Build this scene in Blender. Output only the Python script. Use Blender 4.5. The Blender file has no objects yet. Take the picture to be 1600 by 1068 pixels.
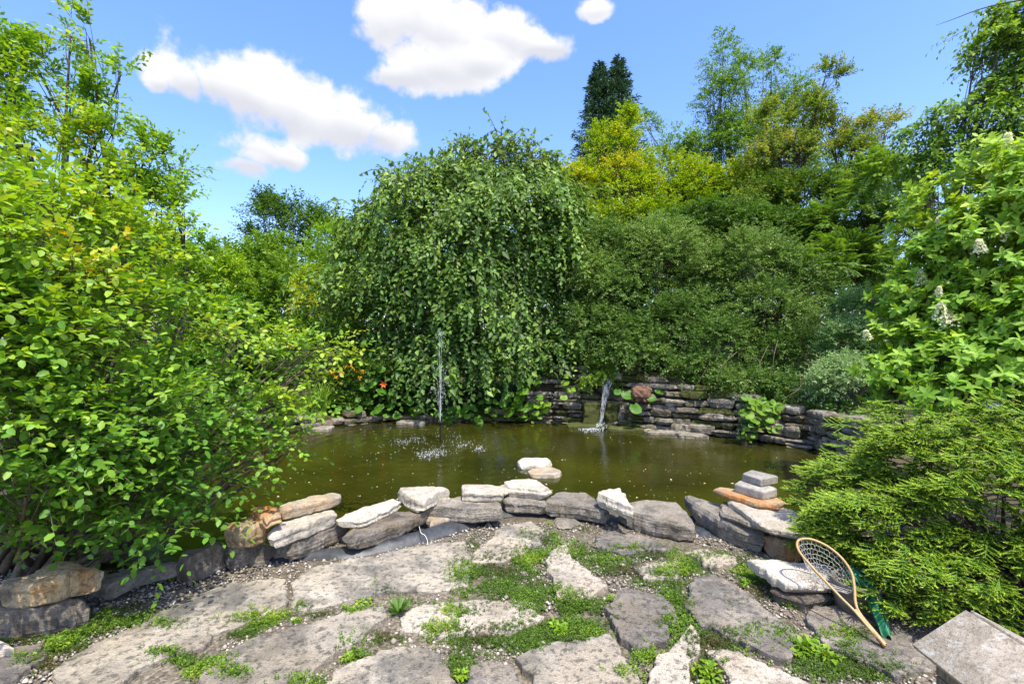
import bpy, math, random
import numpy as np
from mathutils import Vector, Matrix, noise as mnoise

# ------------------------------------------------------------------ camera, sky, sun, exposure
sc = bpy.context.scene
COL = sc.collection
rad = math.radians
EYE, FPX, CYP = 1.5, 755.0, 534.0
cam_d = bpy.data.cameras.new('camera'); cam = bpy.data.objects.new('camera', cam_d); COL.objects.link(cam)
cam.location = (0, 0, EYE); cam.rotation_euler = (rad(90), 0, 0)
cam_d.sensor_width = 36; cam_d.lens = 36 * FPX / 1600; cam_d.clip_start = .05; cam_d.clip_end = 2000
sc.camera = cam
sc.view_settings.view_transform = 'Standard'; sc.view_settings.look = 'None'
sc.view_settings.exposure = 1.2; sc.view_settings.gamma = 1
try: sc.view_settings.use_curve_mapping = False
except Exception: pass
sc.cycles.max_bounces = 8; sc.cycles.diffuse_bounces = 5; sc.cycles.glossy_bounces = 3
sc.cycles.transmission_bounces = 4; sc.cycles.transparent_max_bounces = 6
sc.cycles.use_denoising = True
sc.cycles.sample_clamp_indirect = 4

SUN = Vector((.24, -.50, 1.15)).normalized()
sun_d = bpy.data.lights.new('sun', 'SUN'); sun_d.energy = 3.1; sun_d.angle = rad(.55); sun_d.color = (1, .93, .80)
sun = bpy.data.objects.new('sun', sun_d); COL.objects.link(sun)
sun.rotation_euler = SUN.to_track_quat('Z', 'Y').to_euler(); sun.location = SUN * 50

world = bpy.data.worlds.new('World'); sc.world = world; world.use_nodes = True
wt = world.node_tree; wt.nodes.clear()

def mk(nt, typ, **kw):
    n = nt.nodes.new(typ)
    for k, v in kw.items():
        if k.startswith('i_'): n.inputs[k[2:]].default_value = v
        else: setattr(n, k, v)
    return n
def mth(nt, op, a, b=None, clamp=False):
    n = nt.nodes.new('ShaderNodeMath'); n.operation = op; n.use_clamp = clamp
    for i, v in enumerate((a, b)):
        if v is None: continue
        if isinstance(v, (int, float)): n.inputs[i].default_value = v
        else: nt.links.new(v, n.inputs[i])
    return n.outputs[0]
def vdir(px, py): return Vector(((px - 800) / FPX, 1, (CYP - py) / FPX)).normalized()

def build_world():
    L = wt.links.new
    out = mk(wt, 'ShaderNodeOutputWorld'); bg = mk(wt, 'ShaderNodeBackground'); bg.inputs['Strength'].default_value = .14
    sky = mk(wt, 'ShaderNodeTexSky'); sky.sky_type = 'NISHITA'; sky.sun_disc = False
    sky.sun_elevation = math.asin(SUN.z); sky.sun_rotation = math.atan2(SUN.x, SUN.y)
    sky.air_density = 1.0; sky.dust_density = 1.6; sky.ozone_density = 2.0
    hs = mk(wt, 'ShaderNodeHueSaturation'); hs.inputs['Saturation'].default_value = 1.2; hs.inputs['Value'].default_value = 1.5
    L(sky.outputs[0], hs.inputs['Color'])
    tn = mk(wt, 'ShaderNodeMix', data_type='RGBA', blend_type='MULTIPLY'); tn.inputs['Factor'].default_value = 1; L(hs.outputs[0], tn.inputs['A']); tn.inputs['B'].default_value = (.76, .725, .82, 1)
    tc = mk(wt, 'ShaderNodeTexCoord'); gen = tc.outputs['Generated']
    n1 = mk(wt, 'ShaderNodeTexNoise', i_Scale=9.0, i_Detail=12.0, i_Roughness=.6); L(gen, n1.inputs['Vector'])
    # clouds: soft lobes scattered over the whole sky, broken up by noise
    lobes = []
    def lb(px, py, rx, ry): lobes.append((vdir(px, py), rx / FPX, ry / FPX))
    for a in [(290,128,48,42),(345,128,72,58),(400,150,92,66),(480,180,88,56),(555,195,78,56),(600,214,62,36),(250,130,20,20),
              (405,236,72,36),(452,250,38,24),(385,258,46,24),
              (600,38,52,48),(650,20,80,56),(720,62,92,60),(700,110,90,36),(640,100,58,44),(790,40,48,34),(850,72,50,26),(868,76,46,28),(610,118,46,22),
              (930,16,34,14),(820,62,56,30),(760,95,50,26)]: lb(*a)
    rr = random.Random(5)
    for i in range(14):                      # the rest of the sky, outside the frame
        az = rad(rr.uniform(60, 300)); el = rad(rr.uniform(8, 60))
        c = Vector((math.sin(az) * math.cos(el), math.cos(az) * math.cos(el), math.sin(el)))
        for k in range(1):
            cc = (c + Vector((rr.uniform(-.1, .1), rr.uniform(-.1, .1), rr.uniform(-.03, .03)))).normalized()
            lobes.append((cc, rr.uniform(.12, .24), rr.uniform(.06, .12)))
    acc = None; low = None
    for c, rx, ry in lobes:
        src = gen
        if low is not None:                  # evaluated one after the other
            ma = mk(wt, 'ShaderNodeVectorMath', operation='MULTIPLY_ADD'); L(low, ma.inputs[0]); ma.inputs[1].default_value = (1e-7,) * 3; L(gen, ma.inputs[2]); src = ma.outputs[0]
        s = mk(wt, 'ShaderNodeVectorMath', operation='SUBTRACT'); L(src, s.inputs[0]); s.inputs[1].default_value = c
        m = mk(wt, 'ShaderNodeVectorMath', operation='MULTIPLY'); L(s.outputs[0], m.inputs[0])
        sx = (Vector((c.x, c.y, 0)).length) ** 2
        m.inputs[1].default_value = (1 / (rx * .86), 1 / (rx * .86), 1 / (ry * .86))
        l = mk(wt, 'ShaderNodeVectorMath', operation='LENGTH'); L(m.outputs[0], l.inputs[0])
        v = mth(wt, 'SUBTRACT', 1.0, l.outputs['Value'])
        acc = v if acc is None else mth(wt, 'MAXIMUM', acc, v)
        # how high inside its own puff: underside or top of the cloud
        sp = mk(wt, 'ShaderNodeSeparateXYZ'); L(m.outputs[0], sp.inputs[0])
        wgt = mth(wt, 'MAXIMUM', v, 0.0)
        hh = mth(wt, 'MULTIPLY', wgt, sp.outputs[2])
        low = hh if low is None else mth(wt, 'ADD', low, hh)
    nz = mth(wt, 'MULTIPLY', mth(wt, 'SUBTRACT', n1.outputs['Fac'], .5), 2.6)
    f = mth(wt, 'ADD', acc, nz)
    mr = mk(wt, 'ShaderNodeMapRange'); mr.interpolation_type = 'SMOOTHSTEP'; L(f, mr.inputs['Value'])
    mr.inputs['From Min'].default_value = .0; mr.inputs['From Max'].default_value = .5
    n2 = mk(wt, 'ShaderNodeTexNoise', i_Scale=9.0, i_Detail=5.0); L(gen, n2.inputs['Vector'])
    br = mth(wt, 'ADD', mth(wt, 'MULTIPLY', low, 1.1), mth(wt, 'MULTIPLY', mth(wt, 'SUBTRACT', n2.outputs['Fac'], .5), .9))
    cr = mk(wt, 'ShaderNodeMapRange'); L(br, cr.inputs['Value']); cr.inputs['From Min'].default_value = -.35; cr.inputs['From Max'].default_value = .25
    cc = mk(wt, 'ShaderNodeMix', data_type='RGBA'); L(cr.outputs[0], cc.inputs['Factor'])
    cc.inputs['A'].default_value = (2.4, 2.45, 2.7, 1); cc.inputs['B'].default_value = (3.4, 3.4, 3.45, 1)
    mx = mk(wt, 'ShaderNodeMix', data_type='RGBA'); L(mr.outputs[0], mx.inputs['Factor'])
    L(tn.outputs['Result'], mx.inputs['A']); L(cc.outputs['Result'], mx.inputs['B'])
    L(mx.outputs['Result'], bg.inputs['Color']); L(bg.outputs[0], out.inputs[0])
build_world()

# ------------------------------------------------------------------ helpers
RNG = np.random.default_rng(11)
def seed(s):
    global RNG
    RNG = np.random.default_rng(s); random.seed(s)
def P(px, py, z=0.0):
    D = (EYE - z) * FPX / (py - CYP); return ((px - 800) / FPX * D, D, z)
def Q(px, py, D): return ((px - 800) / FPX * D, D, EYE - (py - CYP) / FPX * D)
def nrm(v): return v / np.maximum(np.linalg.norm(v, axis=-1, keepdims=True), 1e-9)

def mesh(name, chunks, mat=None, smooth=False, tint=None):
    """chunks: list of (verts (n,3), faces (m,k))"""
    me = bpy.data.meshes.new(name)
    nv = 0; Vs = []; loops = []; starts = []; ls = 0
    for V, F in chunks:
        V = np.asarray(V, np.float32).reshape(-1, 3); F = np.asarray(F, np.int32)
        Vs.append(V); loops.append((F + nv).ravel()); k = F.shape[1]
        starts.append(ls + np.arange(len(F), dtype=np.int32) * k); ls += len(F) * k; nv += len(V)
    V = np.concatenate(Vs); lo = np.concatenate(loops); st = np.concatenate(starts)
    me.vertices.add(len(V)); me.vertices.foreach_set('co', V.ravel())
    me.loops.add(len(lo)); me.loops.foreach_set('vertex_index', lo)
    me.polygons.add(len(st)); me.polygons.foreach_set('loop_start', st)
    if smooth: me.polygons.foreach_set('use_smooth', np.ones(len(st), bool))
    if tint is not None:
        a = me.attributes.new('tint', 'FLOAT', 'POINT'); a.data.foreach_set('value', np.asarray(tint, np.float32))
    me.update(calc_edges=True); me.validate()
    if mat: me.materials.append(mat)
    return me
def link(name, me, parent=None, loc=None):
    o = bpy.data.objects.new(name, me); COL.objects.link(o)
    if parent is not None: o.parent = parent
    if loc is not None: o.location = loc
    return o
def tag(o, label=None, cat=None, group=None, kind=None):
    if label: o['label'] = label
    if cat: o['category'] = cat
    if group: o['group'] = group
    if kind: o['kind'] = kind
    return o
def empty(name, loc, label, cat, group=None):
    o = bpy.data.objects.new(name, None); COL.objects.link(o); o.location = loc; o.empty_display_size = .1
    return tag(o, label, cat, group)
def put(name, chunks, mat, parent=None, org=None, smooth=False, tint=None):
    """mesh given in world coordinates; org = origin of the object (or of its parent)"""
    if org is None: org = tuple(parent.location) if parent is not None else (0, 0, 0)
    o3 = np.array(org, np.float32)
    me = mesh(name, [(np.asarray(V, np.float32).reshape(-1, 3) - o3, F) for V, F in chunks], mat, smooth, tint)
    return link(name, me, parent, None if parent is not None else org)

def tubes(paths, radii, m=5):
    """paths (n,k,3) radii (n,k) -> verts, quads (open tubes, last ring narrow)"""
    paths = np.asarray(paths, float); n, k, _ = paths.shape
    radii = np.broadcast_to(np.asarray(radii, float), (n, k))
    T = nrm(np.gradient(paths, axis=1))
    ref = np.broadcast_to(np.array([.31, .23, .92]), T.shape)
    A = nrm(np.cross(T, ref)); B = np.cross(T, A)
    ang = np.arange(m) / m * 2 * np.pi
    V = paths[:, :, None] + radii[:, :, None, None] * (A[:, :, None] * np.cos(ang)[:, None] + B[:, :, None] * np.sin(ang)[:, None])
    idx = np.arange(n * k * m).reshape(n, k, m); nx = np.roll(idx, -1, axis=2)
    F = np.stack([idx[:, :-1], nx[:, :-1], nx[:, 1:], idx[:, 1:]], -1).reshape(-1, 4)
    return V.reshape(-1, 3), F
def curve(pts, n=12):
    """Catmull-Rom through pts"""
    p = np.array(pts, float); p = np.vstack([2 * p[0] - p[1], p, 2 * p[-1] - p[-2]])
    seg = len(p) - 3; t = np.linspace(0, seg - 1e-6, n); i = t.astype(int); u = (t - i)[:, None]
    a, b, c, d = p[i], p[i + 1], p[i + 2], p[i + 3]
    return .5 * (2 * b + (c - a) * u + (2 * a - 5 * b + 4 * c - d) * u ** 2 + (3 * b - a - 3 * c + d) * u ** 3)

# ------------------------------------------------------------------ materials
def newmat(name):
    m = bpy.data.materials.new(name); m.use_nodes = True; m.node_tree.nodes.clear()
    return m, m.node_tree, m.node_tree.links.new
def ramp(nt, stops):
    r = nt.nodes.new('ShaderNodeValToRGB'); e = r.color_ramp.elements
    while len(e) < len(stops): e.new(.5)
    for i, (p, c) in enumerate(stops): e[i].position = p; e[i].color = (*c, 1)
    return r
def leaf_mat(name, stops, rough=.45, trans=.38, spec=.3, var=.5):
    m, nt, L = newmat(name)
    at = mk(nt, 'ShaderNodeAttribute', attribute_name='tint')
    r = ramp(nt, stops); L(at.outputs['Fac'], r.inputs[0])
    g = mk(nt, 'ShaderNodeNewGeometry')
    oi = mk(nt, 'ShaderNodeObjectInfo')
    rnd = mth(nt, 'FRACT', mth(nt, 'ADD', g.outputs['Random Per Island'], oi.outputs['Random']))
    v = mth(nt, 'ADD', mth(nt, 'MULTIPLY', rnd, var), 1 - var / 2)
    hs = mk(nt, 'ShaderNodeHueSaturation'); L(r.outputs[0], hs.inputs['Color']); L(v, hs.inputs['Value'])
    p = mk(nt, 'ShaderNodeBsdfPrincipled'); L(hs.outputs[0], p.inputs['Base Color'])
    p.inputs['Roughness'].default_value = rough; p.inputs['Specular IOR Level'].default_value = spec
    t = mk(nt, 'ShaderNodeBsdfTranslucent')
    h2 = mk(nt, 'ShaderNodeHueSaturation'); h2.inputs['Hue'].default_value = .485; h2.inputs['Value'].default_value = 1.5; h2.inputs['Saturation'].default_value = 1.1
    L(hs.outputs[0], h2.inputs['Color']); L(h2.outputs[0], t.inputs['Color'])
    mx = mk(nt, 'ShaderNodeMixShader'); mx.inputs[0].default_value = trans
    L(p.outputs[0], mx.inputs[1]); L(t.outputs[0], mx.inputs[2])
    o = mk(nt, 'ShaderNodeOutputMaterial'); L(mx.outputs[0], o.inputs[0])
    return m
def rock_mat(name, base, dark, stain=None, stain_amt=.4, scale=6., rough=.85, bump=.6, moss=0., pale=None, pale_amt=.5, dark_at=.5, strata=0., spot=.5):
    m, nt, L = newmat(name)
    tc = mk(nt, 'ShaderNodeTexCoord'); oi = mk(nt, 'ShaderNodeObjectInfo')
    off = mk(nt, 'ShaderNodeVectorMath', operation='SCALE'); off.inputs[0].default_value = (37, 51, 23); L(oi.outputs['Random'], off.inputs['Scale'])
    ad = mk(nt, 'ShaderNodeVectorMath', operation='ADD'); L(tc.outputs['Object'], ad.inputs[0]); L(off.outputs[0], ad.inputs[1])
    vec = ad.outputs[0]
    def nz(s, d=6., r=.6, v=None):
        n = mk(nt, 'ShaderNodeTexNoise', i_Scale=s, i_Detail=d, i_Roughness=r); L(v or vec, n.inputs['Vector']); return n.outputs['Fac']
    def mixc(fac, a, b):
        x = mk(nt, 'ShaderNodeMix', data_type='RGBA'); L(fac, x.inputs['Factor'])
        for s, k in ((a, 'A'), (b, 'B')):
            if isinstance(s, tuple): x.inputs[k].default_value = (*s, 1)
            else: L(s, x.inputs[k])
        return x.outputs['Result']
    def thr(f, a, b):
        r = mk(nt, 'ShaderNodeMapRange'); r.interpolation_type = 'SMOOTHSTEP'; L(f, r.inputs['Value'])
        r.inputs['From Min'].default_value = a; r.inputs['From Max'].default_value = b; return r.outputs[0]
    big = nz(scale, 7, .65); fine = nz(scale * 9, 6, .7); grit = nz(scale * 40, 3, .6)
    col = mixc(thr(big, dark_at - .13, dark_at + .13), dark, base)
    if pale: col = mixc(mth(nt, 'MULTIPLY', thr(nz(scale * 2.3, 6, .7), .5, .68), pale_amt), col, pale)
    if stain: col = mixc(mth(nt, 'MULTIPLY', thr(nz(scale * .8, 4, .55), .42, .62), stain_amt), col, stain)
    spots = mth(nt, 'MULTIPLY', thr(fine, .50, .62), spot)
    col = mixc(spots, col, tuple(c * .35 for c in dark))
    if moss > 0:
        col = mixc(mth(nt, 'MULTIPLY', thr(nz(scale * 1.1, 6, .7), .6 - moss * .3, .72 - moss * .3), .85), col, (.06, .075, .012))
    v = mth(nt, 'ADD', mth(nt, 'MULTIPLY', grit, 1.3), .35)
    ov = mth(nt, 'ADD', mth(nt, 'MULTIPLY', oi.outputs['Random'], .3), .85)
    hs = mk(nt, 'ShaderNodeHueSaturation'); L(col, hs.inputs['Color']); L(mth(nt, 'MULTIPLY', v, ov), hs.inputs['Value'])
    p = mk(nt, 'ShaderNodeBsdfPrincipled'); L(hs.outputs[0], p.inputs['Base Color']); p.inputs['Roughness'].default_value = rough
    p.inputs['Specular IOR Level'].default_value = .25
    hgt = mth(nt, 'ADD', mth(nt, 'MULTIPLY', fine, .7), mth(nt, 'MULTIPLY', grit, .3))
    if strata:
        wv = mk(nt, 'ShaderNodeTexNoise', i_Scale=1., i_Detail=5.); mp = mk(nt, 'ShaderNodeMapping'); mp.inputs['Scale'].default_value = (3, 3, 60)
        L(vec, mp.inputs[0]); L(mp.outputs[0], wv.inputs['Vector']); hgt = mth(nt, 'ADD', hgt, mth(nt, 'MULTIPLY', wv.outputs['Fac'], strata))
    b = mk(nt, 'ShaderNodeBump', i_Strength=bump, i_Distance=.035); L(hgt, b.inputs['Height']); L(b.outputs[0], p.inputs['Normal'])
    o = mk(nt, 'ShaderNodeOutputMaterial'); L(p.outputs[0], o.inputs[0])
    return m
def plain(name, col, rough=.6, var=.25, scale=30., bump=.2, spec=.4, stretch=(1, 1, 1), col2=None, metal=0.):
    m, nt, L = newmat(name)
    tc = mk(nt, 'ShaderNodeTexCoord'); mp = mk(nt, 'ShaderNodeMapping'); mp.inputs['Scale'].default_value = stretch; L(tc.outputs['Object'], mp.inputs[0])
    n = mk(nt, 'ShaderNodeTexNoise', i_Scale=scale, i_Detail=6., i_Roughness=.65); L(mp.outputs[0], n.inputs['Vector'])
    c2 = col2 or tuple(c * (1 - var * 1.6) for c in col)
    r = ramp(nt, [(.3, c2), (.68, tuple(min(1, c * (1 + var * .3)) for c in col))]); L(n.outputs['Fac'], r.inputs[0])
    p = mk(nt, 'ShaderNodeBsdfPrincipled'); L(r.outputs[0], p.inputs['Base Color']); p.inputs['Roughness'].default_value = rough
    p.inputs['Specular IOR Level'].default_value = spec; p.inputs['Metallic'].default_value = metal
    b = mk(nt, 'ShaderNodeBump', i_Strength=bump, i_Distance=.01); L(n.outputs['Fac'], b.inputs['Height']); L(b.outputs[0], p.inputs['Normal'])
    o = mk(nt, 'ShaderNodeOutputMaterial'); L(p.outputs[0], o.inputs[0])
    return m

M = {}
M['white'] = rock_mat('white_limestone', (.57, .51, .42), (.38, .345, .28), (.50, .42, .28), .22, 5, bump=.5, pale=(.66, .61, .53), strata=.5)
M['grey'] = rock_mat('grey_limestone', (.34, .305, .25), (.16, .148, .125), (.30, .24, .15), .3, 6, bump=.8, pale=(.40, .38, .34), strata=.9)
M['dark'] = rock_mat('dark_limestone', (.25, .22, .175), (.085, .078, .068), (.22, .15, .08), .3, 7, bump=.8, pale=(.34, .32, .27), strata=.8)
M['gold'] = rock_mat('golden_sandstone', (.44, .34, .19), (.13, .11, .08), (.46, .26, .09), .75, 6, bump=.7, pale=(.52, .48, .38), dark_at=.42, strata=.4)
M['tan'] = rock_mat('tan_limestone', (.50, .43, .32), (.30, .27, .21), (.46, .28, .12), .5, 6, bump=.5, strata=.4)
M['orange'] = rock_mat('orange_sandstone', (.50, .34, .18), (.30, .22, .15), (.50, .21, .05), .85, 7, bump=.6, strata=.6)
M['paver'] = rock_mat('grey_concrete', (.44, .415, .365), (.29, .275, .245), None, 0, 10, bump=.6, spot=.6)
M['wall'] = rock_mat('wall_limestone', (.26, .23, .175), (.085, .075, .055), (.26, .18, .10), .35, 6, bump=.9, moss=.35, pale=(.38, .35, .29), strata=1.)
M['wallpale'] = rock_mat('pale_wall_limestone', (.36, .335, .28), (.13, .12, .10), (.32, .23, .13), .3, 7, bump=.8, moss=.25, pale=(.46, .43, .37), strata=.8)
M['mossy'] = rock_mat('mossy_limestone', (.17, .15, .09), (.06, .055, .03), (.22, .18, .05), .5, 6, bump=.9, moss=.85)
M['red'] = rock_mat('red_brown_stone', (.22, .12, .08), (.12, .07, .045), None, 0, 6, bump=.7)
M['flag'] = rock_mat('flagstone', (.44, .39, .305), (.145, .138, .12), (.40, .32, .21), .3, 3.0, bump=.8, pale=(.57, .52, .43), pale_amt=.5, dark_at=.505, spot=.7)
M['flaglight'] = rock_mat('pale_flagstone', (.50, .44, .35), (.28, .25, .20), (.42, .32, .21), .3, 4, bump=.8, pale=(.56, .51, .43), pale_amt=.4, dark_at=.45, spot=.7)
M['flaggrey'] = rock_mat('grey_flagstone', (.25, .225, .19), (.12, .113, .10), (.28, .22, .15), .35, 3.4, bump=.8, pale=(.38, .33, .26), pale_amt=.6, dark_at=.5, spot=.6)
M['bark'] = plain('bark', (.085, .062, .042), .9, .5, 25, .8)
M['twig'] = plain('twig_bark', (.17, .13, .09), .8, .4, 40, .3)
M['birchbark'] = plain('grey_bark', (.12, .105, .085), .85, .4, 30, .6)

# ------------------------------------------------------------------ pond outline and terrain
near_e = [P(150, 895), P(285, 880), P(350, 862), P(430, 845), P(540, 830), P(660, 806), P(790, 785), P(950, 790), P(1080, 800), P(1190, 815), P(1290, 835)]
right_e = [(3.2, 4.5, 0), (3.95, 5.3, 0)]
back_px = [(1330, 730), (1260, 702), (1200, 692), (1130, 684), (1060, 678), (1000, 672), (940, 664), (870, 660), (800, 660), (700, 659), (600, 659), (520, 666), (440, 678), (370, 690)]
back_top = [655, 640, 634, 612, 592, 580, 574, 577, 646, 648, 646, 650, 648, 652]
back_e = [P(x, y, -.1) for x, y in back_px]
back_z = [EYE - (t - CYP) / FPX * b[1] for t, b in zip(back_top, back_e)]
left_e = [(-4.95, 7.0, 0), (-5.1, 5.2, 0), (-4.1, 3.6, 0), (-3.3, 3.1, 0)]
POND = np.array([p[:2] for p in near_e + right_e + back_e + left_e])
BP = np.array([p[:2] for p in back_e]); BZ = np.array(back_z)

def inside(x, y, poly):
    c = np.zeros(x.shape, bool); n = len(poly)
    for i in range(n):
        x0, y0 = poly[i]; x1, y1 = poly[(i + 1) % n]
        if y0 == y1: continue
        cond = ((y0 > y) != (y1 > y)) & (x < (x1 - x0) * (y - y0) / (y1 - y0) + x0); c ^= cond
    return c
def segdist(x, y, pts, vals=None, closed=False):
    best = np.full(x.shape, 1e9); val = np.zeros(x.shape)
    n = len(pts)
    for i in range(n if closed else n - 1):
        a = pts[i]; b = pts[(i + 1) % n]; d = b - a
        t = np.clip(((x - a[0]) * d[0] + (y - a[1]) * d[1]) / (d @ d), 0, 1)
        q = np.hypot(x - a[0] - t * d[0], y - a[1] - t * d[1]); m = q < best
        best = np.where(m, q, best)
        if vals is not None: val = np.where(m, vals[i] + t * (vals[(i + 1) % n] - vals[i]), val)
    return best, val
def height(x, y):
    x = np.asarray(x, float); y = np.asarray(y, float)
    ins = inside(x, y, POND); dp, _ = segdist(x, y, POND, None, True)
    db, zb = segdist(x, y, BP, BZ)
    h = np.zeros(x.shape)
    ext = np.clip((y - 6.0) / 1.0, 0, 1)
    back = (~ins) & (db < dp + .02)
    far = (~ins) & (y > 6)
    s = np.clip((db - .16) / .12, 0, 1)
    hb = (zb - .06) * s - .2 * (1 - s)
    hb = hb + np.clip(db - .5, 0, 3) * .1
    h = np.where(far & back, hb, h)
    sd = np.clip((db) / 2., 0, 1)
    h = np.where(far & ~back, zb * np.clip((y - 6) / 1.2, 0, 1), h)
    h = np.where((~ins) & (dp < .04) & ~back, -.02, h)
    h = np.where(ins, -np.minimum(.7, .12 + dp * 3), h)
    h = np.where(~ins & ~far, h + .012 * np.sin(x * 2.1) * np.sin(y * 1.7), h)
    return h
def hz(x, y): return float(height(np.array([x]), np.array([y]))[0])

def build_ground():
    def ax(lo, hi, st):
        c = np.arange(lo, hi + 1e-6, st); g = st * 1.35 ** np.arange(1, 26); e = np.cumsum(g)
        return np.concatenate([(lo - e)[::-1], c, hi + e])
    xs = ax(-6.5, 6.5, .1); ys = ax(0.4, 12.5, .09)
    X, Y = np.meshgrid(xs, ys); Z = height(X, Y)
    n = len(xs); m = len(ys); idx = np.arange(n * m).reshape(m, n)
    F = np.stack([idx[:-1, :-1], idx[:-1, 1:], idx[1:, 1:], idx[1:, :-1]], -1).reshape(-1, 4)
    mt, nt, L = newmat('soil_and_gravel')
    g = mk(nt, 'ShaderNodeNewGeometry'); pos = g.outputs['Position']
    n1 = mk(nt, 'ShaderNodeTexNoise', i_Scale=1.2, i_Detail=6.); L(pos, n1.inputs['Vector'])
    vo = mk(nt, 'ShaderNodeTexVoronoi', i_Scale=75.); L(pos, vo.inputs['Vector'])
    r = ramp(nt, [(0, (.05, .042, .028)), (.45, (.12, .10, .07)), (1, (.27, .235, .18))]); L(vo.outputs['Color'], r.inputs[0])
    r2 = ramp(nt, [(.35, (.03, .028, .012)), (.6, (.075, .06, .03))]); L(n1.outputs['Fac'], r2.inputs[0])
    sp = mk(nt, 'ShaderNodeSeparateXYZ'); L(pos, sp.inputs[0])
    far = mk(nt, 'ShaderNodeMapRange'); L(sp.outputs['Y'], far.inputs['Value']); far.inputs['From Min'].default_value = 3.5; far.inputs['From Max'].default_value = 4.6
    n3 = mk(nt, 'ShaderNodeMapRange'); L(n1.outputs['Fac'], n3.inputs['Value']); n3.inputs['From Min'].default_value = .5; n3.inputs['From Max'].default_value = .6
    mx = mk(nt, 'ShaderNodeMix', data_type='RGBA'); L(mth(nt, 'MAXIMUM', far.outputs[0], mth(nt, 'MULTIPLY', n3.outputs[0], .55)), mx.inputs['Factor']); L(r.outputs[0], mx.inputs['A']); L(r2.outputs[0], mx.inputs['B'])
    p = mk(nt, 'ShaderNodeBsdfPrincipled'); L(mx.outputs['Result'], p.inputs['Base Color']); p.inputs['Roughness'].default_value = .95
    b = mk(nt, 'ShaderNodeBump', i_Strength=.8, i_Distance=.008); L(vo.outputs['Distance'], b.inputs['Height']); b.invert = True; L(b.outputs[0], p.inputs['Normal'])
    o = mk(nt, 'ShaderNodeOutputMaterial'); L(p.outputs[0], o.inputs[0])
    tag(put('ground', [(np.stack([X, Y, Z], -1).reshape(-1, 3), F)], mt, smooth=True), kind='structure')
build_ground()

FOUNT = P(688, 692, -.1); FALL = P(936, 671, -.1)
def build_water():
    xs = np.arange(-5.4, 4.7, .05); ys = np.arange(2.6, 10.2, .05)
    X, Y = np.meshgrid(xs, ys)
    ins = inside(X, Y, POND); dp, _ = segdist(X, Y, POND, None, True); ok = ins | (dp < .14)
    def ringw(c, lam, amp, dec):
        d = np.hypot(X - c[0], Y - c[1]); return amp * np.sin(d / lam * 2 * np.pi) * np.exp(-d / dec)
    Z = -.1 + ringw(FOUNT, .21, .0035, 1.3) + ringw(FALL, .17, .003, .9) + ringw((FOUNT[0] - .6, FOUNT[1] - .2), .26, .003, 2.2) + ringw((FOUNT[0] + .5, FOUNT[1] + .1), .23, .0026, 2.0)
    n = len(xs); m = len(ys); idx = np.arange(n * m).reshape(m, n)
    F = np.stack([idx[:-1, :-1], idx[:-1, 1:], idx[1:, 1:], idx[1:, :-1]], -1)
    k = ok[:-1, :-1] & ok[1:, :-1] & ok[:-1, 1:] & ok[1:, 1:]; F = F[k]
    used = np.unique(F); mp = np.zeros(n * m, int); mp[used] = np.arange(len(used))
    V = np.stack([X, Y, Z], -1).reshape(-1, 3)[used]
    mt, nt, L = newmat('murky_pond_water')
    g = mk(nt, 'ShaderNodeNewGeometry'); pos = g.outputs['Position']
    n1 = mk(nt, 'ShaderNodeTexNoise', i_Scale=.9, i_Detail=4.); L(pos, n1.inputs['Vector'])
    r = ramp(nt, [(.3, (.017, .0185, .0022)), (.7, (.040, .040, .004))]); L(n1.outputs['Fac'], r.inputs[0])
    p = mk(nt, 'ShaderNodeBsdfPrincipled'); L(r.outputs[0], p.inputs['Base Color']); p.inputs['Roughness'].default_value = .04
    p.inputs['IOR'].default_value = 1.33; p.inputs['Specular IOR Level'].default_value = .5
    mpn = mk(nt, 'ShaderNodeMapping'); mpn.inputs['Scale'].default_value = (1, 1, 1); L(pos, mpn.inputs[0])
    n2 = mk(nt, 'ShaderNodeTexNoise', i_Scale=5., i_Detail=5., i_Roughness=.6); L(mpn.outputs[0], n2.inputs['Vector'])
    n3 = mk(nt, 'ShaderNodeTexNoise', i_Scale=22., i_Detail=2.); L(mpn.outputs[0], n3.inputs['Vector'])
    hh = mth(nt, 'ADD', n2.outputs['Fac'], mth(nt, 'MULTIPLY', n3.outputs['Fac'], .25))
    b = mk(nt, 'ShaderNodeBump', i_Strength=.22, i_Distance=.03); L(hh, b.inputs['Height']); L(b.outputs[0], p.inputs['Normal'])
    o = mk(nt, 'ShaderNodeOutputMaterial'); L(p.outputs[0], o.inputs[0])
    tag(put('pond_water', [(V, mp[F])], mt, smooth=True), kind='structure')
build_water()

# ------------------------------------------------------------------ stones
def outline(poly, n, jit, rs):
    """closed polygon (k,2+) resampled to n points, slightly ragged"""
    p = np.array(poly, float); q = np.vstack([p, p[:1]])
    s = np.concatenate([[0], np.cumsum(np.linalg.norm(np.diff(q[:, :2], axis=0), axis=1))])
    t = np.linspace(0, s[-1], n, endpoint=False)
    # soften corners
    r = np.stack([np.interp(t, s, q[:, i]) for i in range(p.shape[1])], -1)
    r = .2 * np.roll(r, 1, 0) + .6 * r + .2 * np.roll(r, -1, 0)
    c = r[:, :2].mean(0); d = nrm(r[:, :2] - c)
    w = np.array([mnoise.fractal(Vector((rs * 7.3 + a[0] * 9, a[1] * 9, rs)), .8, 2., 4) for a in r])
    w2 = np.array([mnoise.noise(Vector((a[0] * 34, a[1] * 34, rs * 2.))) for a in r])
    r[:, :2] += d * (w * jit + w2 * jit * .35)[:, None]
    return r
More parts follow.
